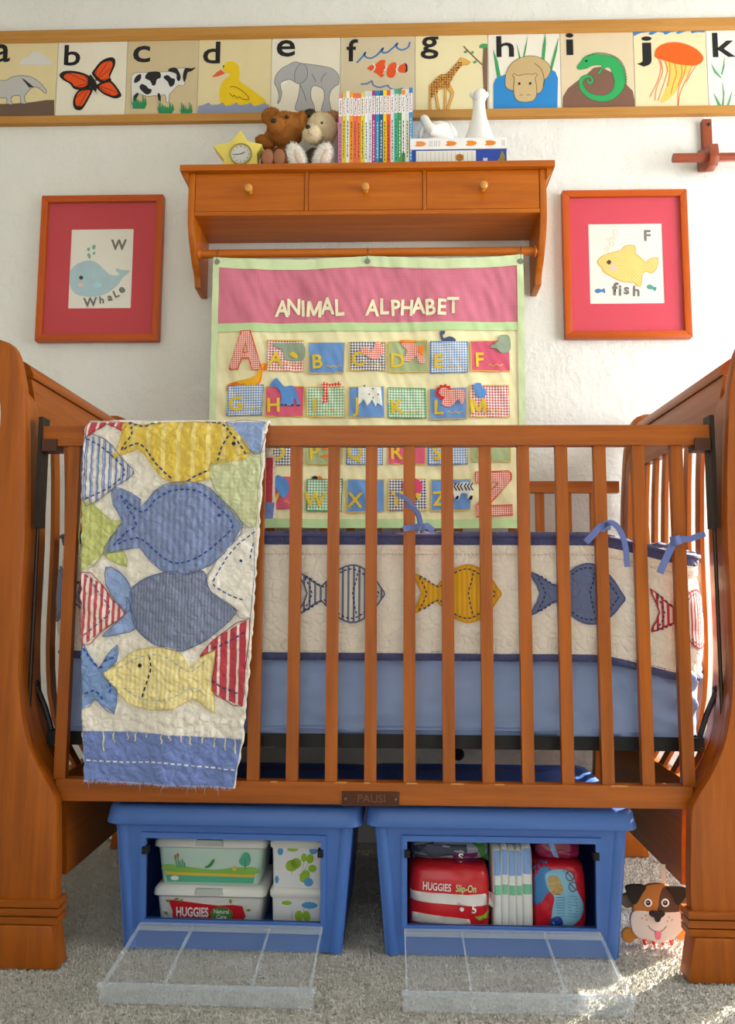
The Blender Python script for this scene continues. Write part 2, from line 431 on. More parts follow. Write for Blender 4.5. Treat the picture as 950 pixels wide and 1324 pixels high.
for s in (-1, 1):
    for ya, yb in ENDS:
        bm = B(); prism(bm, mirror([(x, max(z, .079)) for x, z in prof], s), 'y', ya, yb)
        p = obj('post', bm, WZ_, crib, bevel=.004)
        bm = B(); prism(bm, mirror(foot, s), 'y', ya-.008, yb+.010); obj('foot', bm, WZ_, p, bevel=.003)
        bm = B()
        for k in range(3):
            za = .079+.0155*k; box(bm, *sorted((XC+s*(inner[0][0]-.008), XC+s*(inner[0][0]+.138))), ya-.006, yb+.006, za+.002, za+.0145)
        obj('foot_moulding', bm, WX_, p, bevel=.003)
    # the end between its posts: rolled top board, cap, slats, bottom board
    mid = [((inner[i][0]), inner[i][1]) for i in range(len(inner))]
    def hx(z):
        for a, b in zip(inner, inner[1:]):
            if a[1] <= z <= b[1]: t = (z-a[1])/(b[1]-a[1]+1e-9); return a[0]+(b[0]-a[0])*t
        return inner[-1][0] if z > inner[-1][1] else inner[0][0]
    def strip(z0_, z1_, off, th, n=10):
        zs = [z0_+(z1_-z0_)*i/n for i in range(n+1)]
        return [(hx(z)+off, z) for z in zs]+[(hx(z)+off+th, z) for z in zs[::-1]]
    for ya, yb in ((-.001, .042), (.632, .668)):
        bl_ = strip(.30, 1.10, .002, .03, 26); ctop = sm([(hx(1.10)+.002, 1.10), (hx(1.13)+.010, 1.13), (hx(1.15)+.022, 1.148), (hx(1.10)+.032, 1.15)], 3, False)
        h = len(bl_)//2; bm = B(); prism(bm, mirror(bl_[:h]+ctop[1:]+bl_[h:], s), 'y', ya, yb); obj('stile', bm, WZ_, crib, smooth=True, angle=35)
    ya, yb = .038, .636
    bm = B(); prism(bm, mirror(strip(1.068, 1.176, .008, .022, 8), s), 'y', ya, yb); obj('top_board', bm, WY_, crib, smooth=True)
    cap = sm([(hx(1.178)+.004, 1.178), (hx(1.2)+.004, 1.2), (hx(1.215)+.012, 1.213), (hx(1.2)+.05, 1.222), (hx(1.2)+.085, 1.212), (hx(1.2)+.095, 1.195), (hx(1.2)+.075, 1.185), (hx(1.178)+.034, 1.182)], 3)
    bm = B(); prism(bm, mirror(cap, s), 'y', ya, yb); obj('end_cap', bm, WY_, crib, smooth=True)
    n = 8
    for k in range(n):
        yc = ya+.04+(yb-ya-.08)*k/(n-1)
        bm = B(); prism(bm, mirror(strip(.335, 1.072, .012, .009, 14), s), 'y', yc-.014, yc+.014); obj('slat', bm, WZ_, crib, smooth=True)
    bm = B(); prism(bm, mirror(strip(.148, .34, .008, .022, 4), s), 'y', ya, yb); obj('bottom_board', bm, WY_, crib, smooth=True)
# front and back sides
RX_0, RX_1 = -.737, .651
for ya, yb, zt, ztb, zb, zbb in ((0, .028, 1.0625, 1.021, .344, .302), (.648, .674, 1.041, 1.008, .344, .302)):
    obj('top_rail', bx(RX_0, RX_1, ya, yb, ztb, zt), WX_, crib, bevel=.004)
    lo = (-.672, .586) if ya < .1 else (RX_0+.06, RX_1-.06)
    obj('bottom_rail', bx(lo[0], lo[1], ya, yb, zbb, zb), WX_, crib, bevel=.003)
    for k in range(17):
        x = -.668+.0781*k; obj('slat', bx(x-.012, x+.012, ya+.006, yb-.006, zb-.002, ztb+.002), WZ_, crib, bevel=.0035)
# chips of bare wood along the slat feet
for a, b in ((350, 358), (433, 448), (470, 478), (525, 540), (583, 600), (640, 652), (790, 812)):
    p, q_ = PY(a, 1019, 0), PY(b, 1019, 0); obj('worn_edge', bx(p.x, q_.x, -.0006, .004, .3425, .3445), mat('#c98f4f', .7, var=.2, vs_=90), crib)
# dark plastic guides and rods of the drop side
DK = mat('#2a2019', .45); BR = mat('#4a2a18', .5)
for s in (-1, 1):
    xe = RX_0 if s < 0 else RX_1
    a = sorted((xe+s*.005, xe-s*.004)); obj('track_guide', bx(a[0], a[1], -.004, .03, .85, 1.082), DK, crib, bevel=.004)
    a = sorted((xe-s*.002, xe-s*.036)); obj('corner_bracket', bx(a[0], a[1], -.004, .032, 1.009, 1.034), BR, crib, bevel=.005)
    bm = B(); tube(bm, [(xe+s*.004, .016, .33), (xe+s*.004, .016, .86)], .004, 8); obj('guide_rod', bm, mat('#3a342e', .35, metal=.8), crib, smooth=True)
    # hanger of the mattress support
    for yy in (.075, .60):
        bm = B(); tube(bm, [(XC+s*.713, yy, .52), (XC+s*.690, yy, .47), (XC+s*.672, yy, .418)], .006, 8); ball(bm, (XC+s*.713, yy, .523), .009, sub=2)
        obj('support_hanger', bm, mat('#191a1c', .4), crib, smooth=True)
BK = mat('#17181a', .5)
bm = B(); za, zb = .404, .422
for a in ((XC-.675, XC+.675, .052, .057), (XC-.675, XC+.675, .613, .618)): box(bm, a[0], a[1], a[2], a[3], za-.003, zb+.006)
for x in (XC-.675, XC+.67): box(bm, x, x+.005, .057, .613, za-.003, zb+.006)
for k in range(9):
    x = XC-.6+.15*k; box(bm, x-.004, x+.004, .057, .613, zb-.008, zb)
obj('mattress_support', bm, BK, crib)
p = PY(592, 975, .60)
bm = B(); lathe(bm, [(.0, -.012), (.013, -.011), (.017, -.004), (.017, .004), (.012, .011), (0, .012)], (p.x, .60, p.z), 'y', 16); box(bm, p.x-.004, p.x+.004, .597, .604, p.z, za); obj('adjuster_knob', bm, BK, crib, smooth=True)
# brass-coloured name plate
a, b = PY(442, 1024, 0), PY(516, 1041, 0); cz = (a.z+b.z)/2
pl = obj('nameplate', bx(a.x, b.x, -.003, .001, cz-.0135, cz+.0135), mat('#4a2d1f', .35, metal=.5, var=.2, vs_=60), crib, bevel=.002)
fn = wallmap(-.003)
obj('lettering', text('PAUSI', .022, fn, .0006, .01, at=((a.x+b.x)/2+.002, cz)), mat('#6a4736', .4, metal=.5), pl)
for x in (a.x+.007, b.x-.007):
    bm = B(); lathe(bm, [(0, -.0055), (.0022, -.005), (.003, -.003)], (x, 0, cz), 'y', 10)
    obj('rivet', bm, mat('#7a6a5c', .3, metal=.8), pl, smooth=True)

# ------------------------------------------------------------ mattress under a blue sheet
mt = thing('mattress', 'crib mattress in a light blue fitted sheet', 'mattress', (XC, .33, .424))
bm = B(); mx0, mx1, my0, my1, mz0, mz1 = -.714, .640, .066, .612, .426, .584
def rr(x, y, h): pass
def sect(x):
    r = .03; e = min(1, max(0, min(x-mx0, mx1-x)/.05)); e = math.sqrt(1-(1-e)**2)
    p = []
    for cx, cz_, a0 in ((my0+r, mz0+.012, PI), (my1-r, mz0+.012, 1.5*PI), (my1-r, mz1-r, 0), (my0+r, mz1-r, .5*PI)):
        rr_ = .012 if cz_ < .5 else r
        for k in range(5): p.append((cx+r*math.cos(a0+k*PI/8), cz_+rr_*math.sin(a0+k*PI/8)))
    # bottom edge from front to back is first quarter pair
    return p, e
N = 240; rings = []
fz = [mz0+(mz1-.03-mz0)*k/14 for k in range(15)]
for i in range(N+1):
    x = mx0+(mx1-mx0)*i/N; e = min(1, max(.0, min(x-mx0, mx1-x)/.045)); ins = .04*(1-math.sqrt(max(0, 1-(1-e)**2)))
    pts = [(my0+ins, zz) for zz in fz]+[(my0+ins+.03*(1-math.cos(k*PI/8)), mz1-.03+.03*math.sin(k*PI/8)) for k in range(1, 5)]
    pts += [(my1-ins-.03*(1-math.sin(k*PI/8)) if False else my1-ins-.03+.03*math.sin(k*PI/8), mz1-.03+.03*math.cos(k*PI/8)) for k in range(0, 5)]+[(my1-ins, mz0)]
    ring = []
    for (y, zz) in pts:
        v = Vector((x, y, zz))
        if y < .12:
            w1 = noise.noise(Vector((x*7+zz*9, zz*22-x*4, 1)))*.009+noise.noise(Vector((x*20-zz*16, zz*46, 4)))*.005
            right = max(0, (x-.30)/.32); w1 += right*(.020*abs(math.sin(x*30+zz*40+3*noise.noise(v*14)))-.010)
            v.y += w1
        ring.append(bm.verts.new(v))
    rings.append(ring)
for a, b in zip(rings, rings[1:]):
    for k in range(len(a)-1): bm.faces.new((a[k], b[k], b[k+1], a[k+1]))
    bm.faces.new((a[-1], b[-1], b[0], a[0]))
bm.faces.new(rings[0]); bm.faces.new(rings[-1][::-1])
bmesh.ops.recalc_face_normals(bm, faces=bm.faces)
sheet = mat('#8ea3cd', .75, .2, var=.06, vs_=5, bump=.15, bs=500, name='sheet_cotton')
obj('fitted_sheet', bm, sheet, mt, smooth=True, angle=80)
bm = B(); tube(bm, [(mx0+.05+(mx1-mx0-.1)*k/60, my0-.002+noise.noise(Vector((k*.3, 0, 0)))*.002, mz0+.012+noise.noise(Vector((k*.2, 5, 0)))*.002) for k in range(61)], .0028, 6)
obj('hem', bm, sheet, mt, smooth=True)

# ------------------------------------------------------------ bumper, running round the inside
bp = thing('crib_bumper', 'cream quilted crib bumper with navy edging and fish patches', 'crib bumper', (XC, .33, .585))
BX0, BX1, BY0, BY1, BR_ = -.732, .660, .050, .622, .10
def per(sv):
    """point and outward normal at distance sv along the rounded rectangle, from its front middle towards +x"""
    L1 = BX1-BR_-XC; arc = PI/2*BR_; L2 = BY1-BY0-2*BR_; L3 = BX1-BX0-2*BR_; tot = 2*L3+2*L2+4*arc
    sv = sv % tot
    segs = [('l', (XC, BY0), (1, 0), L1), ('a', (BX1-BR_, BY0+BR_), -PI/2, arc), ('l', (BX1, BY0+BR_), (0, 1), L2), ('a', (BX1-BR_, BY1-BR_), 0, arc),
            ('l', (BX1-BR_, BY1), (-1, 0), L3), ('a', (BX0+BR_, BY1-BR_), PI/2, arc), ('l', (BX0, BY1-BR_), (0, -1), L2), ('a', (BX0+BR_, BY0+BR_), PI, arc), ('l', (BX0+BR_, BY0), (1, 0), XC-BX0-BR_)]
    for kd, c, d, L in segs:
        if sv <= L or kd is segs[-1]:
            if kd == 'l': return Vector((c[0]+d[0]*sv, c[1]+d[1]*sv)), Vector((d[1], -d[0]))
            a = d+sv/BR_; n_ = Vector((math.cos(a), math.sin(a))); return Vector(c)+n_*BR_, n_
        sv -= L
    return Vector((XC, BY0)), Vector((0, -1))
L3 = BX1-BX0-2*BR_; TOT = 2*L3+2*(BY1-BY0-2*BR_)+2*PI*BR_
bz0, bz1 = .578, .846
seams = (.594, .612, .794, .816)
def puff(sv, z):
    d = min(abs(z-q) for q in (*seams, bz0, bz1))
    a = .0075*min(1, d/.05)**.5
    a += .0035*noise.noise(Vector((sv*9, z*11, 2)))+.0022*noise.noise(Vector((sv*28, z*26, 7)))
    if d < .004: a -= .002
    return a
def bsag(x, y): t = max(0, min(1, (x-.40)/.24)); return .042*t*t*(3-2*t)*max(0, 1-max(0, y-.1)/.25)
def bmap(sv, z, l=0):
    p, n_ = per(sv); d = puff(sv, z)+l; z = z-bsag(p.x, p.y)
    return Vector((p.x+n_.x*d, p.y+n_.y*d, z))
def brow(z0_, z1_, lift, ns=560, nz=26, back=.018):
    bm = B(); rows = []; uvl = bm.loops.layers.uv.new('UVMap')
    for i in range(ns):
        sv = TOT*i/ns; p, n_ = per(sv); col = []
        for k in range(nz+1):
            zz = z0_+(z1_-z0_)*k/nz; col.append(bm.verts.new(bmap(sv, zz, lift)))
        col.append(bm.verts.new((p.x-n_.x*back, p.y-n_.y*back, z1_-.004-bsag(p.x, p.y)))); col.append(bm.verts.new((p.x-n_.x*back, p.y-n_.y*back, z0_+.004-bsag(p.x, p.y))))
        rows.append(col)
    for i in range(ns):
        a, b = rows[i], rows[(i+1) % ns]
        for k in range(len(a)):
            k2 = (k+1) % len(a); f = bm.faces.new((a[k], b[k], b[k2], a[k2]))
            for lp, (ii, kk) in zip(f.loops, ((i, k), (i+1, k), (i+1, k2), (i, k2))): lp[uvl].uv = (TOT*ii/ns, z0_+(z1_-z0_)*min(kk, nz)/nz)
    bmesh.ops.recalc_face_normals(bm, faces=bm.faces)
    return bm
cream = cloth('#e6dfd2', weave=.3)
navy = cloth('#4b5079', weave=.3)
obj('panel', brow(.592, .82, 0), cream, bp, smooth=True, angle=80)
for a, b, nm in ((.578, .597, 'lower_edging'), (.815, .846, 'upper_edging')): obj(nm, brow(a, b, .0015, 400, 6, .016), navy, bp, smooth=True, angle=80)
bm = B(); tube(bm, [bmap(TOT*i/300, .838, .004) for i in range(300)]+[bmap(0, .838, .004)], .004, 6); obj('piping', bm, navy, bp, smooth=True)
bm = B()
for z_ in (.798, .612): dashes(bm, [(TOT*i/400, z_) for i in range(401)], .0012, .005, .003, bmap, .0012)
obj('stitching', bm, mat('#c9b58f', .8), bp)
def b2(px, py):
    p = PY(px, py, BY0-.008); return (p.x-XC, p.z+.0)
def fish(cx, cy, w_, h_, flip=1):
    pts = [(-.52, -.36), (-.42, 0), (-.52, .36), (-.28, .14), (-.2, .2), (-.02, .44), (.16, .5), (.34, .34), (.46, .1), (.5, 0), (.46, -.1), (.34, -.34), (.16, -.5), (-.02, -.44), (-.2, -.2), (-.28, -.14)]
    o = []
    for i, p in enumerate(pts): o.append((cx+flip*p[0]*w_, cy+p[1]*h_))
    return o
navy_th = mat('#27315f', .8)
def bfish(name, c, w_, h_, m, edge, inset=.86, flip=1):
    o = fish(c[0], c[1], w_, h_, flip)
    f = obj(name, patch(sm(o, 3), bmap, .008, .0028), m, bp, smooth=True, angle=80)
    bm = B(); s_ = sm(o, 3); ribbon(bm, s_+[s_[0]], .0032, bmap, .0034); obj('edging', bm, edge, f)
    bm = B(); i_ = [(c[0]+(x-c[0])*inset, c[1]+(y-c[1])*inset) for x, y in s_]
    dashes(bm, i_+[i_[0]], .0026, .006, .004, bmap, .004)
    ex = c[0]+flip*w_*.18; dashes(bm, sm([(ex, c[1]+h_*.36), (ex-.004*flip, c[1]+.2*h_), (ex-.01*flip, c[1]), (ex-.002*flip, c[1]-.36*h_)], 4, False), .0026, .006, .004, bmap, .004)
    obj('stitching', bm, navy_th, f)
    ec = (c[0]+flip*w_*.32, c[1]+h_*.12); obj('eye', patch(circ(*ec, .0032, n=8), bmap, None, .0036), navy_th, f)
    return f
gstripe = cloth('#d2cec5', '#6b7288', 'stripe_v', .0115, duty=.6); ystr = cloth('#dfa92e', '#d29a25', 'stripe_v', .01); bplain = cloth('#6a7597', weave=.3); rstripe = cloth('#d9cfca', '#b23a3f', 'stripe_v', .0105)
grey_e = cloth('#5a6180')
for i, (x0, x1, y0, y1, m, e) in enumerate(((388, 497, 731, 804, gstripe, grey_e), (536, 647, 731, 804, ystr, cloth('#c99322')), (689, 806, 729, 806, bplain, cloth('#51618f')))):
    a, b = b2(x0, y1), b2(x1, y0); bfish('fish_patch', ((a[0]+b[0])/2, (a[1]+b[1])/2), b[0]-a[0], b[1]-a[1], m, e)
zc = (b2(0, 731)[1]+b2(0, 804)[1])/2; hh = b2(0, 731)[1]-b2(0, 804)[1]
a = b2(842, 768)[0]; bfish('fish_patch', (a+.086, zc-.004), .172, hh*1.02, rstripe, mat('#a8282c', .8))
a = b2(118, 768)[0]; bfish('fish_patch', (a-.086, zc), .172, hh, cloth('#6a7291', '#8b91a8', 'stripe_v', .011), grey_e, flip=-1)
a = b2(240, 768)[0]; bfish('fish_patch', (a, zc), .17, hh, rstripe, mat('#a8282c', .8))
# ribbon ties knotted round the slats
tie_m = cloth('#5f6da3', weave=.2)
def tie(pts, wd=.011, roll=0):
    bm = B(); P = []
    pts = [Vector(p) for p in pts]
    for i in range(len(pts)-1):
        for j in range(6):
            t = j/6; p0, p1, p2, p3 = [pts[max(0, min(len(pts)-1, i+k))] for k in (-1, 0, 1, 2)]
            P.append(.5*((2*p1)+(p2-p0)*t+(2*p0-5*p1+4*p2-p3)*t*t+(3*p1-p0-3*p2+p3)*t**3))
    P.append(pts[-1]); L = []
    for i, p in enumerate(P):
        t = (P[min(i+1, len(P)-1)]-P[max(i-1, 0)]).normalized(); n_ = t.cross(Vector((0, 1, 0)))
        n_ = n_.normalized() if n_.length > .05 else Vector((0, 0, 1))
        L.append([bm.verts.new(p+n_*wd/2+Vector((0, d, 0))) for d in (-.0012, .0012)]+[bm.verts.new(p-n_*wd/2+Vector((0, d, 0))) for d in (.0012, -.0012)])
    for a, b in zip(L, L[1:]):
        for k in range(4): bm.faces.new((a[k], b[k], b[(k+1) % 4], a[(k+1) % 4]))
    bm.faces.new(L[0]); bm.faces.new(L[-1][::-1]); bmesh.ops.recalc_face_normals(bm, faces=bm.faces)
    obj('tie', bm, tie_m, bp, smooth=True)
def T(px, py, Y=-.008): return PY(px, py, Y)
tie([T(521, 684), T(531, 682, -.004), T(541, 681), T(545, 684)], .012)
tie([T(545, 683), T(552, 680), T(560, 687, .01)], .012)
tie([T(543, 682), T(540, 667), T(532, 652), T(522, 643), T(511, 639)], .008)
tie([T(545, 681), T(541, 664, -.012), T(532, 656), T(524, 653, -.004)], .008)
tie([T(757, 701), T(766, 692), T(776, 681), T(789, 679)], .013)
tie([T(776, 684), T(784, 677), T(793, 677), T(802, 687), T(808, 705), T(811, 733)], .011)
tie([T(776, 684), T(782, 682, -.006), T(788, 681)], .013)
tie([T(853, 741), T(861, 722), T(870, 703), T(874, 697)], .014)
tie([T(866, 698), T(878, 697), T(890, 697), T(900, 694), T(911, 690)], .012)
tie([T(868, 699), T(874, 699, -.014), T(880, 697)], .018)
# ------------------------------------------------------------ fish quilt over the front rail
QY = -.024
qt = thing('quilt', 'fish patchwork quilt hanging over the crib rail', 'quilt', (-.45, 0, 1.06))
def q2(px, py): p = PY(px, py, QY); return (p.x, p.z)
def qy(x, z):
    y = QY+.004*math.sin(x*34+.6)*min(1, (1.06-z)*3)-.006*max(0, (.75-z))
    v = noise.voronoi(Vector((x*46, z*40, 3)))[0]; y -= .011*min(.45, v[1]-v[0])-.002
    y += .004*noise.noise(Vector((x*24, z*20, 1)))
    if z > 1.035: y += ((z-1.035)/.04)**2*.026
    return y
def qmap(x, z, l=0): return Vector((x, qy(x, z)-l, z))
Ql = [q2(*p) for p in ((109, 541), (106, 640), (106, 740), (107, 850), (108, 950), (110, 1009))]
Qr = [q2(*p) for p in ((345, 544), (339, 620), (331, 740), (323, 860), (313, 960), (303, 1019))]
def edge(E, z):
    if z >= E[0][1]: return E[0][0]
    for a, b in zip(E, E[1:]):
        if b[1] <= z <= a[1]: t = (a[1]-z)/(a[1]-b[1]); return a[0]+(b[0]-a[0])*t
    return E[-1][0]
ZT = 1.069
bm = B(); uvl = bm.loops.layers.uv.new('UVMap'); NU, NV = 110, 210; G = []
zb = lambda u: Ql[-1][1]+(Qr[-1][1]-Ql[-1][1])*u
for j in range(NV+1):
    row = []
    for i in range(NU+1):
        u = i/NU; z = zb(u)+(ZT-zb(u))*j/NV; x = edge(Ql, z)+(edge(Qr, z)-edge(Ql, z))*u
        if i in (0, NU): x += .0025*noise.noise(Vector((z*60, u, 0)))
        row.append((qmap(x, z), (x, z)))
    G.append(row)
topy = [G[-1][i][0].copy() for i in range(NU+1)]
backp = [(.010, 1.0765), (.026, 1.075), (.036, 1.066), (.0385, 1.04), (.0385, 1.0), (.038, .96), (.037, .92), (.0355, .885), (.035, .872)]
for k, (yb_, z) in enumerate(backp):
    row = []; sl = .012*max(0, 1.06-z)/.19
    for i in range(NU+1):
        u = i/NU; x = edge(Ql, ZT)+(edge(Qr, ZT)+sl*1.2-edge(Ql, ZT))*u
        row.append((Vector((x, yb_+.0012*noise.noise(Vector((x*40, z*40, 9))), z+.003*noise.noise(Vector((x*15, 0, 0))))), (x, 2.14-z)))
    G.append(row)
VV = [[bm.verts.new(c[0]) for c in r] for r in G]
for j in range(len(G)-1):
    for i in range(NU):
        f = bm.faces.new((VV[j][i], VV[j][i+1], VV[j+1][i+1], VV[j+1][i]))
        for lp, (jj, ii) in zip(f.loops, ((j, i), (j, i+1), (j+1, i+1), (j+1, i))): lp[uvl].uv = G[jj][ii][1]
qo = obj('cloth', bm, cloth('#e7e1d4', weave=.35), qt, smooth=True, angle=80)
sd = qo.modifiers.new('thickness', 'SOLIDIFY'); sd.thickness = .005; sd.offset = -1
def z1(p): return (90+p[0]/3.5185, 520+p[1]/3.5185)
def z2(p): return (90+p[0]/3.5185, 770+p[1]/3.5185)
def zz(p): return z1(p)
def clampq(p):
    x, z = p; z = min(z, ZT-.001); return (min(max(x, edge(Ql, z)+.0015), edge(Qr, z)-.0015), z)
def QP(pts, f): return [clampq(q2(*f(p))) for p in pts]
yel = cloth('#dcbf52', '#e8d383', 'stripe_v', .031, duty=.72, weave=.3); blue = cloth('#7586b0', '#8795ba', 'stripe_v', .012, weave=.3); gblue = cloth('#727c97', '#868fa8', 'stripe_v', .0065, weave=.3)
lblue = cloth('#8fa6d2', weave=.3); grn = cloth('#bcc173', '#c6ca84', 'stripe_v', .011, weave=.3); pgrn = cloth('#c5cc9b', '#cfd3ad', 'gingham', .009, weave=.3)
red = cloth('#bd4450', '#e9d9d2', 'stripe_v', .019, duty=.74, weave=.3); rwh = cloth('#bf5358', '#ead9d2', 'stripe_v', .0115, weave=.3); plaid = cloth('#e0dcd6', '#6b82b4', 'plaid', .0125, weave=.3)
pyel = cloth('#e6d489', '#efe3b0', 'stripe_v', .009, weave=.3); wht = cloth('#ece7dd', weave=.3); dblue = cloth('#7e9bca', weave=.3); bord = cloth('#7488c2', weave=.3)
QS = [  # outline, reader, fabric, smoothed, lift
 ([(75, 66), (236, 64), (238, 132), (165, 95), (70, 165)], z1, red, 0),
 ([(66, 168), (130, 155), (190, 192), (240, 255), (272, 290), (298, 325), (215, 385), (110, 460), (62, 442)], z1, plaid, 0),
 ([(705, 63), (885, 68), (868, 235), (815, 215), (762, 140)], z1, lblue, 0),
 ([(640, 280), (720, 262), (868, 230), (856, 420), (850, 560), (780, 550), (690, 440), (642, 350)], z1, pgrn, 0),
 ([(60, 450), (110, 462), (190, 540), (242, 540), (215, 580), (165, 680), (62, 765)], z1, grn, 0),
 ([(160, 690), (245, 678), (262, 748), (190, 720)], z1, grn, 0),
 ([(610, 832), (660, 740), (720, 640), (838, 570), (822, 985), (720, 915)], z1, wht, 0),
 ([(170, 752), (215, 765), (255, 800), (280, 850), (285, 915), (260, 960), (220, 920), (170, 835)], z1, lblue, 0),
 ([(262, 5), (285, 70), (305, 148), (230, 175), (150, 186), (200, 140), (255, 80)], z2, lblue, 0),
 ([(235, 75), (285, 92), (330, 100), (430, 64), (520, 62), (630, 64), (710, 90), (770, 150), (822, 215), (800, 262), (640, 285), (640, 345), (560, 368), (480, 372), (415, 335), (360, 260), (310, 212), (195, 260), (222, 205), (240, 140)], z1, yel, 0),
 ([(280, 860), (350, 800), (470, 770), (540, 785), (612, 770), (640, 860), (712, 915), (755, 960), (640, 1070), (560, 1115), (500, 1130), (390, 1100), (310, 1040), (280, 970)], z1, gblue, 1),
 ([(320, 490), (390, 405), (480, 366), (600, 372), (690, 440), (790, 555), (745, 640), (640, 742), (520, 786), (420, 765), (345, 695), (322, 662), (240, 672), (158, 688), (185, 620), (240, 545), (205, 470), (198, 400), (240, 395), (325, 442)], z1, blue, 0),
 ([(60, -105), (150, -50), (195, 20), (258, 80), (150, 160), (55, 228)], z2, rwh, 0),
 ([(595, 278), (635, 225), (685, 180), (822, 103), (800, 330), (786, 502), (700, 470), (648, 432), (660, 330), (664, 250)], z2, red, 0),
 ([(155, 355), (215, 320), (265, 270), (330, 242), (450, 236), (520, 270), (555, 332), (600, 282), (664, 248), (650, 330), (650, 430), (662, 532), (610, 500), (562, 468), (480, 512), (370, 518), (270, 490), (215, 430)], z2, pyel, 0),
 ([(52, 228), (90, 262), (135, 332), (170, 280), (218, 225), (216, 300), (160, 356), (190, 400), (216, 432), (206, 538), (150, 495), (120, 468), (66, 512)], z2, dblue, 0),
]
seam = {id(red): '#8f2530', id(rwh): '#9c3038'}
for k, (pts, f, m, smth) in enumerate(QS):
    o2 = QP(pts, f)
    if smth: o2 = [clampq(p) for p in sm(o2, 3)]
    po = obj('patch', patch(o2, qmap, .004, .0030+.0002*(k % 3)+(.0008 if k in (9, 10, 11, 14) else 0)), m, qt, smooth=True, angle=80)
    bm = B(); ribbon(bm, [p for p in sm(o2, 2)]+[o2[0]], .0016, qmap, .005); obj('edge_stitch', bm, mat(seam.get(id(m), {id(yel): '#cfae4c', id(pyel): '#cdbd7a', id(wht): '#8f97a8', id(grn): '#98a060', id(pgrn): '#a3ab7d'}.get(id(m), '#5d6c96')), .85), po)
# running stitches in thick thread
def stitch(groups, c, wd=.0032, ln=.0075, gap=.005, smth=True):
    for pts, f in groups:
        bm = B(); p = QP(pts, f); dashes(bm, sm(p, 6, False) if smth else p, wd, ln, gap, qmap, .0054)
        obj('running_stitch', bm, mat(c, .8), qt)
stitch([([(262, 80), (330, 108), (375, 92), (430, 66)], z1), ([(262, 85), (285, 145), (240, 218), (300, 192), (340, 205), (400, 285), (480, 362)], z1),
        ([(615, 66), (690, 95), (740, 150), (780, 200), (808, 248)], z1), ([(725, 155), (690, 210), (676, 272)], z1), ([(540, 362), (580, 335), (632, 315)], z1)], '#2c3a6b')
stitch([([(235, 425), (330, 500), (400, 440), (480, 402), (590, 408), (680, 480), (742, 565), (660, 650), (590, 705), (510, 732), (440, 715), (330, 625), (270, 625), (205, 650), (250, 600), (305, 555), (260, 470), (235, 425)], z1)], '#33498f')
stitch([([(845, 590), (745, 670), (660, 800), (665, 840), (745, 885), (812, 905)], z1), ([(838, 640), (826, 690), (822, 720)], z1)], '#33498f', .0024)
stitch([([(80, 168), (140, 200), (200, 250), (252, 318), (190, 385), (75, 442)], z1)], '#33498f', .0028)
stitch([([(70, 238), (105, 290), (140, 325), (165, 318)], z2), ([(160, 298), (205, 280)], z2), ([(75, 445), (125, 432), (165, 485)], z2), ([(192, 395), (185, 470)], z2)], '#2b4a9b')
stitch([([(368, 275), (372, 330), (350, 400), (332, 462)], z2)], '#20263f')
stitch([([(225, 330), (310, 285), (400, 268), (480, 300), (545, 345), (600, 315), (630, 285)], z2), ([(245, 420), (320, 465), (420, 475), (500, 450), (550, 420), (590, 430), (630, 465)], z2)], '#a9b6b4', .0022)
stitch([([(655, 240), (715, 215), (775, 180), (815, 150)], z2), ([(650, 385), (690, 415), (740, 435), (785, 450)], z2)], '#3a3f74', .0028)
stitch([([(80, -95), (135, -20), (185, 70), (130, 130), (62, 190)], z2)], '#4a4a75', .0022)
for (p, f, r_, c) in (((748, 190), z1, .004, '#1d2440'), ((680, 515), z1, .0035, '#28407f'), ((780, 722), z1, .003, '#28407f'), ((321, 318), z2, .0042, '#1b1a1e')):
    c2 = q2(*f(p)); obj('eye', patch(circ(*c2, r_, n=10), qmap, None, .0052), mat(c, .7), qt)
# blue hem, white running stitch, threads and frayed edge
o2 = [clampq(q2(*z2(p))) for p in ((66, 613), (300, 622), (500, 635), (787, 655), (772, 760), (757, 872), (500, 862), (300, 848), (73, 838))]
obj('hem', patch(o2, qmap, .004, .0032), bord, qt, smooth=True, angle=80)
stitch([([(82, 745), (240, 755), (420, 755), (600, 775), (757, 792)], z2)], '#dfe3ee', .0028, .008, .005)
bm = B(); rnd = random.Random(3)
for x, l in ((160, 90), (205, 50), (265, 35), (300, 40), (350, 20), (425, 40), (465, 25), (510, 30), (550, 40), (610, 30), (660, 45), (710, 60), (752, 70)):
    y0 = 616+(x-70)*.055; ribbon(bm, [q2(*z2((x+rnd.uniform(-6, 6), y0-6+k*l/3))) for k in range(4)], .0024, qmap, .005)
obj('loose_thread', bm, mat('#d8cf9d', .85), qt)
bm = B()
for i in range(420):
    u = rnd.random(); x = edge(Ql, .33)+.004+(edge(Qr, .33)-edge(Ql, .33)-.008)*u; z = zb(u)+.003
    L = rnd.uniform(.003, .009)+(rnd.random() < .04)*.014; d = rnd.uniform(-.006, .006); p = Vector((x, qy(x, z)-.003+rnd.uniform(-.002, .003), z))
    a, b, c = p+Vector((-.0006, 0, 0)), p+Vector((.0006, 0, 0)), p+Vector((d, rnd.uniform(-.003, .001), -L)); bm.faces.new([bm.verts.new(v) for v in (a, b, c)])
tag(obj('fringe', bm, mat('#aab6dc', .9), qt), kind='stuff')
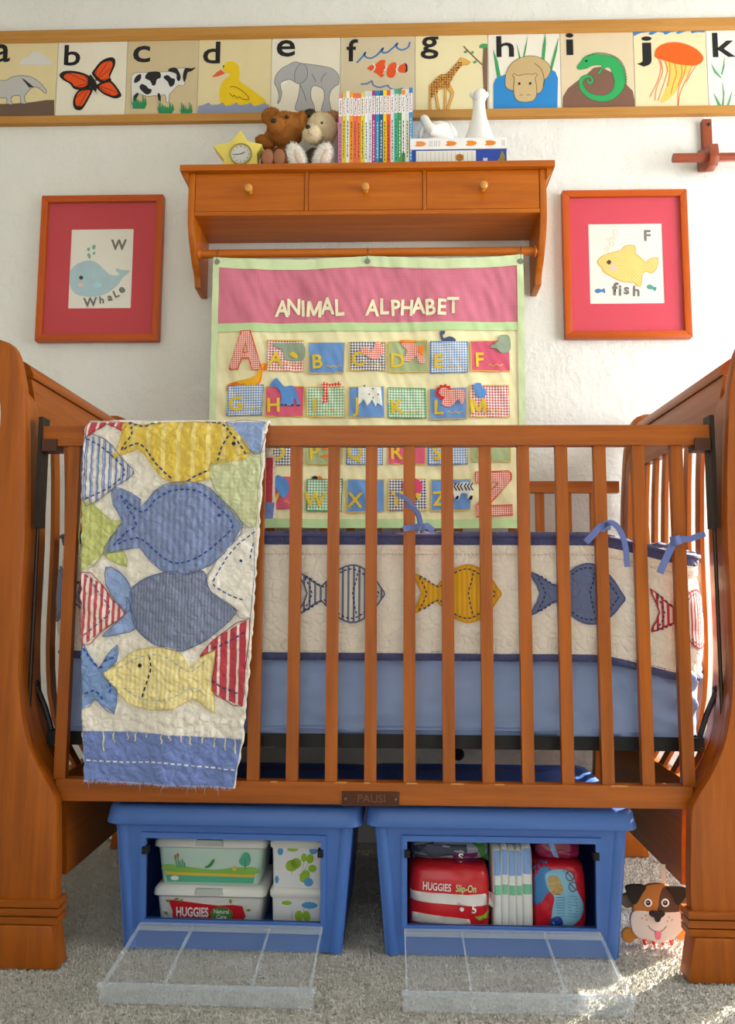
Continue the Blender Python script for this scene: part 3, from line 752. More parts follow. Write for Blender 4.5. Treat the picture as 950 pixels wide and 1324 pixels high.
# red and blue strips on the side that hangs behind the rail
def bk(px, py): p = PY(px, py, .034); return p
bm = B(); x1 = edge(Qr, ZT)+.011; uvl = None
obj('back_patch', patch([(x1-.17, 1.0), (x1-.0005, 1.0), (x1-.001, .905), (x1-.17, .905)], lambda x, z, l=0: Vector((x, .0325-l, z)), .02, .003), red, qt)
obj('back_hem', patch([(x1-.17, .905), (x1-.0005, .905), (x1-.004, .871), (x1-.17, .871)], lambda x, z, l=0: Vector((x, .0320-l, z)), .02, .003), bord, qt)
# ------------------------------------------------------------ wall shelf with three drawers
SY, SZT = .572, 1.967
OW = lambda ax: wood(ax, '#c0680c', '#9c4c07', .36, .1)
sh = thing('wall_shelf', 'orange-brown wooden wall shelf with three small drawers', 'shelf', (-.08, WALL_Y, 1.64))
sx0, sx1 = -.603, .447
bm = B(); box(bm, sx0-.022, sx1+.022, SY-.012, WALL_Y, SZT-.018, SZT); obj('top_board', bm, OW('x'), sh, bevel=.006, seg=3)
for s, x in ((-1, sx0), (1, sx1)):
    pr_ = sm([(SY+.004, 1.949), (SY+.004, 1.90), (SY+.004, 1.835), (SY+.008, 1.79), (SY+.028, 1.745), (SY+.062, 1.70), (SY+.095, 1.67), (SY+.105, 1.64)], 4, False)+[(WALL_Y, 1.636), (WALL_Y, 1.949)]
    a = sorted((x, x-s*.02)); bm = B(); prism(bm, pr_, 'x', a[0], a[1]); obj('side_bracket', bm, OW('z'), sh, bevel=.003)
    # corbel under the overhang
    bm = B(); prism(bm, [(x, 1.949), (x+s*.018, 1.949), (x+s*.012, 1.935), (x+s*.002, 1.918), (x, 1.915)], 'y', SY+.0, WALL_Y); obj('cove', bm, OW('y'), sh)
    bm = B(); lathe(bm, [(0, 0), (.019, 0), (.019, .004), (.015, .009), (0, .009)], (x-s*.02-(.009 if s > 0 else 0), .635, 1.727), 'x', 18); obj('rod_socket', bm, OW('y'), sh, smooth=True)
obj('bottom_board', bx(sx0+.02, sx1-.02, SY+.006, WALL_Y-.004, 1.818, 1.830), OW('x'), sh)
obj('back_board', bx(sx0+.02, sx1-.02, WALL_Y-.012, WALL_Y-.002, 1.83, 1.949), OW('x'), sh)
bm = B(); tube(bm, [(sx0+.012, .635, 1.727), (sx1-.012, .635, 1.727)], .0125, 16); obj('hanging_rod', bm, OW('x'), sh, smooth=True)
dv = [PY(396, 250, SY).x, PY(549, 250, SY).x]
for x in dv: obj('divider', bx(x-.005, x+.005, SY+.004, WALL_Y-.012, 1.83, 1.949), OW('z'), sh)
xs = [sx0+.020, dv[0]-.005, dv[0]+.005, dv[1]-.005, dv[1]+.005, sx1-.020]
KN = mat('#c98a34', .25, .5, var=.12, vs_=60, coat=.4)
for k in range(3):
    a, b = xs[2*k]+.0015, xs[2*k+1]-.0015
    d = obj('drawer', bx(a, b, SY+.006, SY+.14, 1.8315, 1.9475), OW('x'), sh, bevel=.002)
    bm = B(); lathe(bm, [(0, -.030), (.006, -.0295), (.0115, -.025), (.0125, -.018), (.009, -.011), (.0055, -.006), (.008, 0), (0, .001)], ((a+b)/2, SY+.006, 1.891), 'y', 18); obj('knob', bm, KN, d, smooth=True)

# ------------------------------------------------------------ alphabet wall hanging on the shelf's rod
HY = .628
hg = thing('wall_hanging', 'pastel fabric wall hanging reading ANIMAL ALPHABET with letter pockets', 'wall hanging', (-.075, HY, .9))
def h2(px, py): p = PY(px, py, HY-.004); return (p.x, p.z)
def hmap(x, z, l=0):
    t = max(0, min(1, (1.70-z)/.06))
    y = HY+.004*math.sin(x*21+z*5)*t+.0045*noise.noise(Vector((x*16+z*6, z*9, 0)))+.0026*noise.noise(Vector((x*55+z*20, z*14, 5)))
    return Vector((x, y-l, z))
hx0, hx1, hz0, hz1 = -.535, .384, .902, 1.712
sag = lambda x: -.010*math.sin(PI*((x-hx0)/(hx1-hx0)*2 % 1))
def grid(x0, x1, z0, z1, nx, nz, fn, lift=0, top=lambda x: 0):
    bm = B(); uvl = bm.loops.layers.uv.new('UVMap'); V = []
    for i in range(nx+1):
        x = x0+(x1-x0)*i/nx; t = top(x); col = []
        for k in range(nz+1): z = z0+(z1+t-z0)*k/nz; col.append((bm.verts.new(fn(x, z, lift)), (x, z)))
        V.append(col)
    for i in range(nx):
        for k in range(nz):
            q4 = (V[i][k], V[i+1][k], V[i+1][k+1], V[i][k+1]); f = bm.faces.new([q[0] for q in q4])
            for lp, q in zip(f.loops, q4): lp[uvl].uv = q[1]
    return bm
satin = cloth('#efe8b8', rough=.45, weave=.08, sheen=.4); gbind = cloth('#cfe0b0', rough=.5, weave=.08); gstrip = cloth('#bfdda2', rough=.5, weave=.08)
pinkg = cloth('#c95e78', '#da8c9e', 'gingham', .0042, rough=.6, weave=.05)
obj('panel', grid(hx0+.006, hx1-.006, hz0+.004, hz1-.004, 150, 120, hmap, 0, sag), satin, hg, smooth=True, angle=80)
obj('header', grid(hx0+.018, hx1-.018, 1.506, 1.682, 150, 26, hmap, .003, sag), pinkg, hg, smooth=True, angle=80)
obj('green_band', grid(hx0+.018, hx1-.018, 1.483, 1.508, 110, 3, hmap, .0035, lambda x: 0), gstrip, hg, smooth=True)
for a in ((hx0, hx0+.019, hz0, hz1, 3, 60), (hx1-.019, hx1, hz0, hz1, 3, 60), (hx0+.019, hx1-.019, hz0, hz0+.026, 90, 3)):
    obj('binding', grid(*a, hmap, .0045, (lambda x: 0)), gstrip if a[3] < 1 else gbind, hg, smooth=True)
bm = grid(hx0, hx1, 1.680, hz1, 110, 4, hmap, .005, sag)
for v in bm.verts:
    if v.co.z < 1.69: v.co.z += sag(v.co.x)
obj('binding', bm, gbind, hg, smooth=True)
ttl = cloth('#f1ecc6', weave=.1)
for body, (x0, y0), (x1, y1) in (('ANIMAL', (357, 388), (446, 410)), ('ALPHABET', (474, 387), (593, 409))):
    a, b = h2(x0, y1), h2(x1, y0); n_ = len(body); wid = (b[0]-a[0])
    for k, ch in enumerate(body):
        wt = [1.3 if c == 'M' else (.62 if c == 'I' else 1.0) for c in body]; tot = sum(wt); u = (sum(wt[:k])+wt[k]/2)/tot
        obj('title_letter', text(ch, (b[1]-a[1])*1.36, hmap, .006, .028, at=(a[0]+wid*u, (a[1]+b[1])/2+(.003 if k % 3 == 1 else -.002)), rot=.05*((k*7) % 3-1), squash=.82), ttl, hg)
for (px, py) in ((281, 339), (475, 338), (673, 338)):
    c = h2(px, py); bm = B(); lathe(bm, [(.0035, -.0085), (.0075, -.0085), (.0085, -.006), (.0035, -.0055)], (c[0], HY, c[1]), 'y', 16); obj('eyelet', bm, mat('#8c9083', .35, metal=.7), hg, smooth=True)
    bm = B(); tube(bm, [(c[0], HY-.006, c[1]), (c[0], HY-.012, c[1]+.012), (c[0]+.001, .620, 1.728), (c[0]+.001, .635, 1.742), (c[0]+.001, .648, 1.732)], .0012, 6); obj('wire_hook', bm, mat('#6e6d66', .4, metal=.8), hg, smooth=True)
# pockets
def gh(c, c2='#f1efe6', p=.0082): return cloth(c, c2, 'gingham', p, weave=.05)
PK = {'pink': cloth('#d7607a', weave=.1), 'blue': cloth('#6f9bd6', weave=.1, rough=.6), 'navyg': gh('#1d2c66'), 'redg': gh('#c42a4c'), 'blueg': gh('#4f8fd0', p=.0074), 'greeng': gh('#53b06c'), 'sage': cloth('#a9b889', weave=.1, rough=.6), 'gold': cloth('#d9bd4a', weave=.1)}
ylet = cloth('#e5c437', weave=.12); ybord = mat('#e0b83c', .7); aqua = cloth('#5f93d3', weave=.1); redl = gh('#d9432e', '#f3d9cc', .0062); grey_l = cloth('#93a48c', weave=.1); whitef = cloth('#eef0e4', weave=.1); dark = mat('#20243a', .8); orange = cloth('#f0852a', weave=.1); dotr = cloth('#f6e6da', '#dd4a32', 'dots', .0085, duty=.3); slate = cloth('#4d5b7d', weave=.1)
POC = [('A', 346, 392, 440, 479, 'redg'), ('B', 399, 445, 443, 482, 'blue'), ('C', 452.5, 497, 442, 479, 'navyg'), ('D', 503, 552, 441, 481, 'sage'), ('E', 556, 604, 442, 482, 'blueg'), ('F', 609, 658, 441, 480, 'pink'),
       ('G', 293.5, 340, 498, 537, 'blueg'), ('H', 343, 392, 499.5, 539, 'pink'), ('I', 396, 445, 500.5, 539, 'greeng'), ('J', 451, 496.5, 500, 539, 'blue'), ('K', 502, 550, 502, 541, 'greeng'), ('L', 556, 603, 502, 541.5, 'blue'), ('M', 607.5, 657.5, 498, 539.5, 'redg'),
       ('N', 296, 342, 562, 600, 'redg'), ('O', 348, 391, 562, 600.5, 'navyg'), ('P', 395, 443, 561, 600, 'sage'), ('Q', 448, 495, 561, 600, 'blueg'), ('R', 501, 550, 560, 600, 'pink'), ('S', 554, 604, 560, 600.5, 'blueg'), ('T', 608, 659, 559, 597.5, 'sage'),
       ('U', 295, 340, 618, 659, 'greeng'), ('V', 345, 390, 617, 657.5, 'pink'), ('W', 396, 442, 620, 661, 'greeng'), ('X', 448, 496, 620.5, 662, 'blue'), ('Y', 502, 551, 620, 660, 'navyg'), ('Z', 557, 608, 620, 660, 'blue')]
pocket = {}
for ch, x0, x1, y0, y1, m in POC:
    a, b = h2(x0, y1), h2(x1, y0); j = lambda: random.uniform(-.002, .002)
    o2 = [(a[0]+j(), a[1]+j()), (b[0]+j(), a[1]+j()), (b[0]+j(), b[1]+j()), (a[0]+j(), b[1]+j())]
    p = obj('pocket', patch(o2, hmap, .007, .0045), PK[m], hg, smooth=True, angle=80); pocket[ch] = p
    bm = B(); ribbon(bm, o2+[o2[0]], .0032, hmap, .0048); obj('edge_stitch', bm, mat('#4d6f9f', .7) if m == 'blueg' else (mat('#3a8f55', .7) if ch in 'KW' else ybord), p)
    obj('letter', text(ch, .058, hmap, .0066, .022, at=(a[0]+.024, a[1]+.032), rot=random.uniform(-.06, .06)), ylet, p)
    bm = B(); ribbon(bm, [(a[0]+.05+i*.005, a[1]+.018+.003*math.sin(i*1.7)) for i in range(10)], .0022, hmap, .0062)
    if ch in 'ABCEFGIKLMOPV': obj('word_stitch', bm, ylet, p)
    else: bm.free()
def HA(ch, pts, m, smth=True, lift=.0075, f=None, name='animal'):
    o2 = [h2(*(f(p) if f else p)) for p in pts]
    return obj(name, patch(sm(o2, 4) if smth else o2, hmap, .007, lift), m, pocket[ch] if ch else hg, smooth=True, angle=80)
za = lambda p: (340+p[0]/6.786, 420+p[1]/6.786); zb_ = lambda p: (470+p[0]/4.524, 420+p[1]/4.524); zc_ = lambda p: (260+p[0]/4.318, 320+p[1]/4.318); zd = lambda p: (500+p[0]/5., 560+p[1]/5.); ze = lambda p: (340+p[0]/5.278, 560+p[1]/5.278)
HA('A', [(90, 165), (150, 160), (350, 170), (350, 300), (200, 305), (180, 230), (110, 195)], grey_l, f=za); HA('A', [(232, 250), (270, 238), (305, 275), (290, 290), (245, 275)], ylet, f=za, lift=.009)
HA('C', [(-20, 150), (20, 130), (45, 160), (75, 100), (95, 105), (115, 150), (95, 190), (60, 205), (25, 190)], redl, f=zb_)
HA('D', [(220, 92), (300, 95), (290, 120), (335, 125), (345, 150), (355, 220), (320, 215), (310, 180), (275, 210), (235, 205), (255, 150), (230, 125)], redl, f=zb_); HA('D', [(215, 90), (305, 93), (292, 105), (225, 103)], orange, f=zb_, lift=.009); HA('D', [(320, 135), (348, 120), (345, 175), (325, 160)], orange, f=zb_, lift=.009)
HA('E', [(447, 40), (475, 38), (472, 55), (462, 60), (470, 80), (500, 70), (530, 80), (535, 100), (470, 100), (450, 75)], slate, f=zb_, lift=.003)
HA('F', [(740, 130), (790, 90), (800, 60), (845, 60), (860, 100), (855, 150), (810, 165), (775, 140)], grey_l, f=zb_)
HA('G', [(140, 800), (150, 760), (210, 745), (300, 720), (330, 660), (365, 650), (370, 680), (345, 690), (315, 770), (170, 772)], orange, f=zc_, lift=.003); HA('G', [(205, 750), (300, 722), (328, 668), (352, 655), (345, 675), (310, 768), (240, 768)], cloth('#efb32a', weave=.1), f=zc_, lift=.0045)
HA('H', [(60, 540), (75, 510), (120, 470), (140, 490), (190, 545), (235, 535), (280, 555), (320, 690), (300, 705), (275, 640), (250, 710), (205, 705), (190, 715), (150, 710), (165, 650), (140, 570), (90, 545)], aqua, f=za)
for px in (167, 197, 255, 310): HA('H', [(px-12, 712), (px-10, 704), (px+12, 698), (px+12, 706)], dark, False, .009, za, 'hoof')
HA('I', [(515, 520), (545, 500), (590, 520), (650, 505), (675, 500), (680, 530), (620, 545), (580, 540), (570, 600), (565, 670), (530, 690), (515, 660), (535, 600)], dotr, f=za)
HA('J', [(-30, 365), (100, 365), (110, 480), (80, 460), (70, 480), (50, 440), (20, 480), (0, 440), (-30, 470)], whitef, False, f=zb_)
for px, py in ((5, 360), (33, 410), (55, 378), (86, 412), (56, 430)): HA('J', [(px+4*math.cos(t), py+4*math.sin(t)) for t in (0, 1.05, 2.1, 3.14, 4.19, 5.24)], dark, False, .009, zb_, 'spot')
HA('L', [(470+55*(1 if i % 2 else .78)*math.cos(i*PI/11), 395+48*(1 if i % 2 else .78)*math.sin(i*PI/11)) for i in range(22)], cloth('#d83a3a', weave=.1), False, f=zb_); HA('L', [(500, 385), (580, 385), (590, 430), (570, 470), (550, 440), (520, 470), (490, 480), (455, 465), (470, 430)], redl, f=zb_, lift=.0085); HA('L', [(470+30*math.cos(i), 395+27*math.sin(i)) for i in range(6)], redl, f=zb_, lift=.0095)
HA('M', [(635, 370), (655, 345), (685, 345), (690, 365), (712, 375), (716, 410), (690, 430), (655, 415), (650, 385)], aqua, f=zb_)
HA('V', [(75, 320), (100, 290), (130, 300), (170, 330), (175, 400), (140, 445), (110, 410), (85, 370)], aqua, f=ze); HA('W', [(330, 305), (350, 290), (370, 296), (375, 312)], dark, f=ze, lift=.003); HA('W', [(370, 312), (375, 292), (400, 298), (402, 314)], orange, f=ze, lift=.003)
HA('P', [(400, 80), (430, 70), (445, 85), (440, 110), (405, 105)], orange, f=ze); HA('P', [(395, 150), (440, 145), (440, 160), (400, 162)], orange, f=ze)
HA('Q', [(670, 70), (705, 68), (705, 105), (690, 100)], PK['pink'], f=ze)
HA('Y', [(100, 350), (110, 310), (160, 290), (200, 300), (230, 330), (225, 370), (200, 400), (150, 380), (120, 390)], cloth('#d54a72', weave=.1), f=zd); HA('Y', [(185, 395), (205, 390), (215, 420), (200, 432)], ylet, f=zd, lift=.009)
HA('Z', [(400, 350), (440, 330), (500, 318), (540, 325), (560, 345), (555, 380), (540, 420), (520, 425), (515, 395), (480, 390), (465, 430), (440, 430), (430, 390), (395, 380)], whitef, f=zd)
bm = B()
for x in (440, 460, 480, 505, 525, 545):
    ribbon(bm, [h2(*zd(p)) for p in ((x+8, 325), (x-6, 345), (x+10, 372))], .0035, hmap, .0095)
obj('zebra_stripes', bm, dark, pocket['Z'])
for px in (452, 540): HA('Z', [(px-14, 428), (px, 405), (px+14, 408), (px+8, 430)], dark, False, .0095, zd, 'hoof')
# the big first and last letters
a = [h2(*zc_(p)) for p in ((155, 680), (225, 467), (275, 465), (340, 685), (285, 685), (268, 620), (228, 622), (205, 682))]; h_ = [h2(*zc_(p)) for p in ((235, 590), (262, 588), (249, 530))]
bl = obj('big_letter_patch', patch(a, hmap, .012, .005, holes=[h_]), redl, hg); bm = B(); ribbon(bm, a+[a[0]], .0035, hmap, .006); ribbon(bm, h_+[h_[0]], .0035, hmap, .006); obj('edge_stitch', bm, mat('#d8552e', .7), bl)
a = [h2(*zd(p)) for p in ((570, 255), (785, 245), (803, 262), (803, 300), (690, 430), (655, 470), (808, 466), (812, 530), (580, 540), (575, 470), (720, 320), (572, 322))]
bl = obj('big_letter_patch', patch(a, hmap, .012, .005), redl, hg); bm = B(); ribbon(bm, a+[a[0]], .0035, hmap, .006); obj('edge_stitch', bm, mat('#d8552e', .7), bl)

# ------------------------------------------------------------ things on the shelf
def I(px, py, Y=.60): return PY(px, py, Y)
# star clock
c = I(309, 194, .605); ck = thing('star_clock', 'yellow star-shaped clock with a round grey dial', 'clock', (c.x, .63, SZT))
st = [I(*p, .605) for p in ((311, 167), (320, 182), (339, 186), (332, 199), (334, 221), (318, 221), (303, 221), (285, 221), (289, 206), (275, 188), (298, 183))]
st = [(p.x, max(SZT, p.z)) for p in st]
bm = B(); prism(bm, st, 'y', .605, .645); obj('case', bm, mat('#e2cf66', .45), ck, bevel=.004)
bm = B(); lathe(bm, [(.034, .6045), (.034, .600), (.030, .6005), (.029, .604)], (c.x+.006, 0, c.z-.014), 'y', 28); obj('bezel', bm, mat('#9c9148', .4), ck, smooth=True)
fm = lambda u, v, l=0: Vector((u, .6035-l, v)); cc = (c.x+.006, c.z-.014)
dl = obj('dial', patch(circ(*cc, .0295, n=28), fm, None, .0006), mat('#c6c4bb', .4), ck)
bm = B()
for k in range(12): a = k*PI/6; ribbon(bm, [(cc[0]+r_*math.cos(a), cc[1]+r_*math.sin(a)) for r_ in (.0215, .026)], .0018, fm, .0012)
obj('hour_marks', bm, mat('#3c3a36', .6), dl)
bm = B(); ribbon(bm, [cc, (cc[0]-.021, cc[1]-.002)], .002, fm, .0016); obj('minute_hand', bm, mat('#2b2926', .6), dl)
bm = B(); ribbon(bm, [cc, (cc[0]+.013, cc[1]+.006)], .0026, fm, .0018); obj('hour_hand', bm, mat('#2b2926', .6), dl)
# stuffed animals
def fur(parent, src, c, L, n, seed):
    """short strands standing on the surface of src"""
    me = src.data; rnd = random.Random(seed); bm = B(); V = me.vertices; P = list(me.polygons); tot = 0; cum = []
    for p in P: tot += p.area; cum.append(tot)
    import bisect
    for _ in range(n):
        p = P[bisect.bisect(cum, rnd.random()*tot) if True else 0] if True else None
        vs_ = [V[i].co for i in p.vertices]; a, b = rnd.random(), rnd.random()
        if a+b > 1: a, b = 1-a, 1-b
        q = vs_[0]+(vs_[1]-vs_[0])*a+(vs_[2]-vs_[0])*b; nn = p.normal
        d = (nn+Vector((rnd.uniform(-.7, .7), rnd.uniform(-.7, .7), rnd.uniform(-1.0, .4)))).normalized()*L*rnd.uniform(.5, 1.2)
        t = d.cross(Vector((0, 1, .3))).normalized()*.0007
        bm.faces.new([bm.verts.new(v) for v in (q-t, q+t, q+d)])
    o = obj('fur', bm, c, parent, local=True); o['kind'] = 'stuff'; return o
def plush(root, name, balls, m, L, n, seed, par=None):
    bm = B()
    for c_, r_, rot in balls: ball(bm, c_, r_, rot, 3)
    o = obj(name, bm, m, par or root, smooth=True, angle=90)
    if n: fur(o, o, m, L, n, seed)
    return o
def E3(x=0, y=0, z=0): return Matrix.Rotation(R_(y), 3, 'Y') @ Matrix.Rotation(R_(x), 3, 'X') @ Matrix.Rotation(R_(z), 3, 'Z')
brn = mat('#a0652d', .95, .1, var=.25, vs_=70); brd = mat('#7a4a22', .95, .1, var=.25, vs_=70); pad = mat('#9c6a50', .9, .1); blk = mat('#14100e', .3, .5); wfur = mat('#efeae0', .95, .1, var=.05, vs_=70); cfur = mat('#dccba6', .95, .1, var=.12, vs_=70); dfur = mat('#5c5142', .95, .1, var=.25, vs_=60)
def P3(px, py, Y): return PY(px, py, Y)
tb = thing('teddy_bear', 'brown stuffed teddy bear sitting beside the star clock', 'stuffed animal', (P3(366, 200, .66).x, .66, SZT))
zB = SZT
plush(tb, 'body', [((P3(366, 200, .67).x, .67, zB+.058), (.05, .042, .06), None)], brd, .005, 1200, 1)
plush(tb, 'head', [(P3(369, 168, .655), (.056, .05, .052), None), (P3(358, 163, .618), (.030, .028, .026), None)], brn, .005, 2600, 2)
plush(tb, 'ear', [(P3(350, 150, .66), (.030, .013, .027), E3(y=-35))], brn, .004, 700, 3); plush(tb, 'ear', [(P3(389, 158, .64), (.017, .014, .036), E3(y=8))], brn, .004, 700, 4)
plush(tb, 'arm', [(P3(343, 184, .672), (.033, .021, .020), E3(y=18)), (P3(350, 176, .665), (.019, .018, .02), None)], brn, .004, 900, 5)
for (px, py, s_) in ((348, 205, 6), (363, 207, 7)):
    q_ = P3(px, py, .61); lg = plush(tb, 'leg', [(Vector((q_.x, .645, zB+.03)), (.024, .052, .03), None), (Vector((q_.x, .605, zB+.036)), (.025, .016, .036), None)], brd, .004, 800, s_)
    bm = B(); ball(bm, (q_.x-.002, .591, zB+.038), (.018, .004, .027), None, 2); obj('paw_pad', bm, pad, lg, smooth=True)
bm = B(); ball(bm, P3(354, 156, .592), (.0095, .007, .008), None, 2); obj('nose', bm, blk, tb, smooth=True)
for px, py, Y in ((371, 151, .605),): bm = B(); ball(bm, P3(px, py, Y), .0062, None, 2); obj('eye', bm, blk, tb, smooth=True)
wb = thing('teddy_bear', 'cream and white stuffed bear with big furry feet beside the books', 'stuffed animal', (P3(408, 200, .66).x, .66, SZT))
plush(wb, 'body', [((P3(408, 200, .675).x, .675, zB+.055), (.046, .036, .058), None)], dfur, .006, 1200, 11)
plush(wb, 'head', [(P3(416, 168, .66), (.047, .046, .05), None), (P3(404, 174, .617), (.030, .03, .026), None)], cfur, .006, 2600, 12)
plush(wb, 'ear', [(P3(430, 151, .665), (.016, .012, .02), None)], mat('#b08a5a', .95, .1), .005, 500, 13); plush(wb, 'ear', [(P3(401, 147, .672), (.018, .012, .012), None)], dfur, .005, 500, 14)
for px, py, tl, s_ in ((383, 198, -22, 15), (418, 198, 20, 16)):
    q_ = P3(px, py, .6); lg = plush(wb, 'leg', [(Vector((q_.x, .602, zB+.043)), (.026, .016, .046), E3(y=tl)), (Vector((q_.x, .635, zB+.03)), (.022, .04, .026), None)], wfur, .010, 2200, s_)
    bm = B(); ball(bm, (q_.x+(.007 if tl < 0 else .004), .5865, zB+.036), (.010, .003, .026), E3(y=tl), 2); obj('paw_pad', bm, mat('#d9c3b6', .9), lg, smooth=True)
bm = B(); ball(bm, P3(398, 164, .589), (.0085, .006, .007), None, 2); obj('nose', bm, blk, wb, smooth=True)
bm = B(); ball(bm, P3(416, 159, .616), .0045, None, 2); obj('eye', bm, blk, wb, smooth=True)
bm = B(); q_ = P3(399, 168, .588); tube(bm, [q_, q_+Vector((0, -.001, -.010))], .0009, 5); tube(bm, [q_+Vector((-.004, 0, -.016)), q_+Vector((0, -.001, -.010)), q_+Vector((.010, .002, -.017))], .0009, 5); obj('mouth', bm, mat('#4a3a30', .8), wb)

# thin picture books in a row
spine = [('#d77fb0', '#d98b8b', 'pink'), ('#d9c823', '#c8c04a', 'mustard yellow'), ('#e9e4d8', '#ece8df', 'cream'), ('#ef9a1e', '#f0a52a', 'amber'), ('#ee6a5a', '#ef7a4a', 'coral'), ('#f07a32', '#e8735a', 'orange'), ('#d8d21f', '#d8cf66', 'lemon yellow'), ('#e9e9ea', '#d8d6da', 'white'), ('#dfe3ea', '#cfd2da', 'pale grey'), ('#a3307f', '#9a3d80', 'purple'), ('#1c87b0', '#1f7fae', 'teal blue'), ('#12567f', '#1a5f86', 'dark blue'), ('#ecc413', '#eed02a', 'bright yellow'), ('#ee4a1d', '#e8603a', 'red'), ('#d9d9dd', '#cfcfd6', 'light grey'), ('#35b48c', '#41ad8f', 'mint green'), ('#43944f', '#4f9a63', 'leaf green'), ('#e6e6e6', '#f07f1d', 'white and orange'), ('#d9d8bf', '#dcdccf', 'beige'), ('#2b8ed0', '#2b84c4', 'sky blue')]
bxs = [PY(437.5+96*k/20, 160, .588).x for k in range(21)]; ink = mat('#3a3338', .6); inkr = mat('#b44a4a', .6)
for k, (c1, c2, nm) in enumerate(spine):
    top = PY(485, (120, 119, 117, 119, 120, 120, 119, 118, 118, 117, 117, 117, 117, 117, 116, 115, 115, 116, 116, 114)[k], .588).z
    a, b = bxs[k]+.0003, bxs[k+1]-.0003; tl = .004*math.sin(k*2.3)
    bk_ = thing('picture_book', 'thin picture book with a %s spine in the row on the shelf' % nm, 'book', ((a+b)/2, .67, SZT), 'thin picture books on the shelf')
    obj('pages', bx(a+.0012, b-.0012, .592, .755-.012, SZT+.003, top-.004), mat('#e8e3d6', .8), bk_)
    obj('cover', bx(a, b, .588, .746, SZT, top), mat(c1, .35, .4), bk_, bevel=.0012, seg=1)
    fb = wallmap(.588); zt = lambda t: SZT+(top-SZT)*t
    mid = (a+b)/2; obj('spine_band', patch([(a+.0006, zt(.69)), (b-.0006, zt(.69)), (b-.0006, zt(.93)), (a+.0006, zt(.93))], fb, None, .0004), mat('#eceaea', .4), bk_)
    obj('spine_cap', patch([(a+.0006, zt(.93)), (b-.0006, zt(.93)), (b-.0006, zt(.99)), (a+.0006, zt(.99))], fb, None, .0004), mat(c2, .4), bk_)
    bm = B(); rr_ = random.Random(k)
    z_ = .71
    while z_ < .90: l = rr_.uniform(.015, .04); ribbon(bm, [(mid-.001+rr_.uniform(-.001, .0015), zt(z_)), (mid+rr_.uniform(-.001, .0015), zt(z_+l))], .0022, fb, .0007); z_ += l+.012
    obj('spine_print', bm, inkr if k % 2 else ink, bk_)
    bm = B(); z_ = rr_.uniform(.08, .14)
    while z_ < .6: l = rr_.uniform(.012, .04); ribbon(bm, [(mid+rr_.uniform(-.0006, .0006), zt(z_)), (mid+rr_.uniform(-.0006, .0006), zt(z_+l))], .0026, fb, .0007); z_ += l+.014
    obj('spine_print', bm, mat('#e8e6dc', .6) if nm in ('teal blue', 'dark blue', 'purple', 'sky blue', 'leaf green') else ink, bk_)
    if k == 17: obj('spine_label', patch([(a+.0006, zt(.0)), (b-.0006, zt(.0)), (b-.0006, zt(.18)), (a+.0006, zt(.18))], fb, None, .0005), mat('#3c7a45', .5), bk_)
# two thick books lying flat
def flatbook(name, label, x0, x1, z0, z1, y0, cov, bands):
    t = thing(name, label, 'book', ((x0+x1)/2, y0+.07, z0)); dep = .145
    bm = B(); box(bm, x0+.003, x1-.003, y0+.006, y0+dep, z0+.003, z1-.003); obj('pages', bm, mat('#e9e4d6', .8), t)
    bm = B(); box(bm, x0, x1, y0, y0+.005, z0, z1); box(bm, x0, x1, y0+.005, y0+dep, z0, z0+.0028); box(bm, x0, x1, y0+.005, y0+dep, z1-.0028, z1); obj('cover', bm, mat(cov, .35, .4), t)
    return t
yb_ = .586; a, b = PY(531, 213, yb_), PY(655, 213, yb_); x0, x1 = a.x, b.x
zA = PY(590, 193, yb_).z; zBk = PY(590, 179, yb_).z
t = flatbook('hardback_book', 'thick dark blue hardback lying under the white book', x0+.004, x1, SZT, zA-.0005, yb_, '#25429a', None)
fb = wallmap(yb_)
xw = lambda f: x0+(x1-x0)*f
obj('spine_panel', patch([(xw(.055), SZT+.005), (xw(.68), SZT+.005), (xw(.68), zA-.004), (xw(.055), zA-.004)], fb, None, .0005), mat('#dcdad0', .5), t)
bm = B()
for k in range(14): ribbon(bm, [(xw(.08+.043*k), SZT+.008), (xw(.08+.043*k), zA-.008)], .0012, fb, .0009)
obj('spine_rules', bm, mat('#a9a79f', .6), t)
obj('spine_picture', patch(sm([(xw(.51)+.011*math.cos(i*PI/4)*(1+.2*(i % 2)), (SZT+zA)/2+.011*math.sin(i*PI/4)) for i in range(8)], 2), fb, None, .001), mat('#a8681f', .6, var=.5, vs_=150), t)
obj('spine_picture', patch(sm([(xw(.86), SZT+.007), (xw(.96), SZT+.006), (xw(.985), SZT+.022), (xw(.95), zA-.006), (xw(.92), SZT+.02)], 2), fb, None, .001), mat('#8a7a3a', .6, var=.5, vs_=150), t)
obj('spine_print', patch([(xw(.755), SZT+.014), (xw(.80), SZT+.014), (xw(.80), SZT+.024), (xw(.755), SZT+.024)], fb, None, .001), mat('#b9c4e0', .6), t)
t = flatbook('hardback_book', 'white book with small orange fish pictures on its spine, lying flat', x0-.002, x1+.002, zA, zBk, yb_-.002, '#eceae6', None)
fb = wallmap(yb_-.002); zc2 = (zA+zBk)/2
for f_, c_ in ((.10, '#e08a4a'), (.42, '#e0822a'), (.63, '#e88a1c'), (.83, '#e6801e')):
    x = xw(f_); obj('spine_picture', patch(sm([(x-.016, zc2-.006), (x-.010, zc2), (x-.014, zc2+.006), (x, zc2+.008), (x+.012, zc2+.005), (x+.017, zc2), (x+.01, zc2-.006), (x-.002, zc2-.008)], 2), fb, None, .0006), mat(c_, .6, var=.35, vs_=180), t)
bm = B()
for f_ in (.20, .22, .25, .27, .30): ribbon(bm, [(xw(f_), zc2-.009), (xw(f_), zc2+.009)], .0013, fb, .0006)
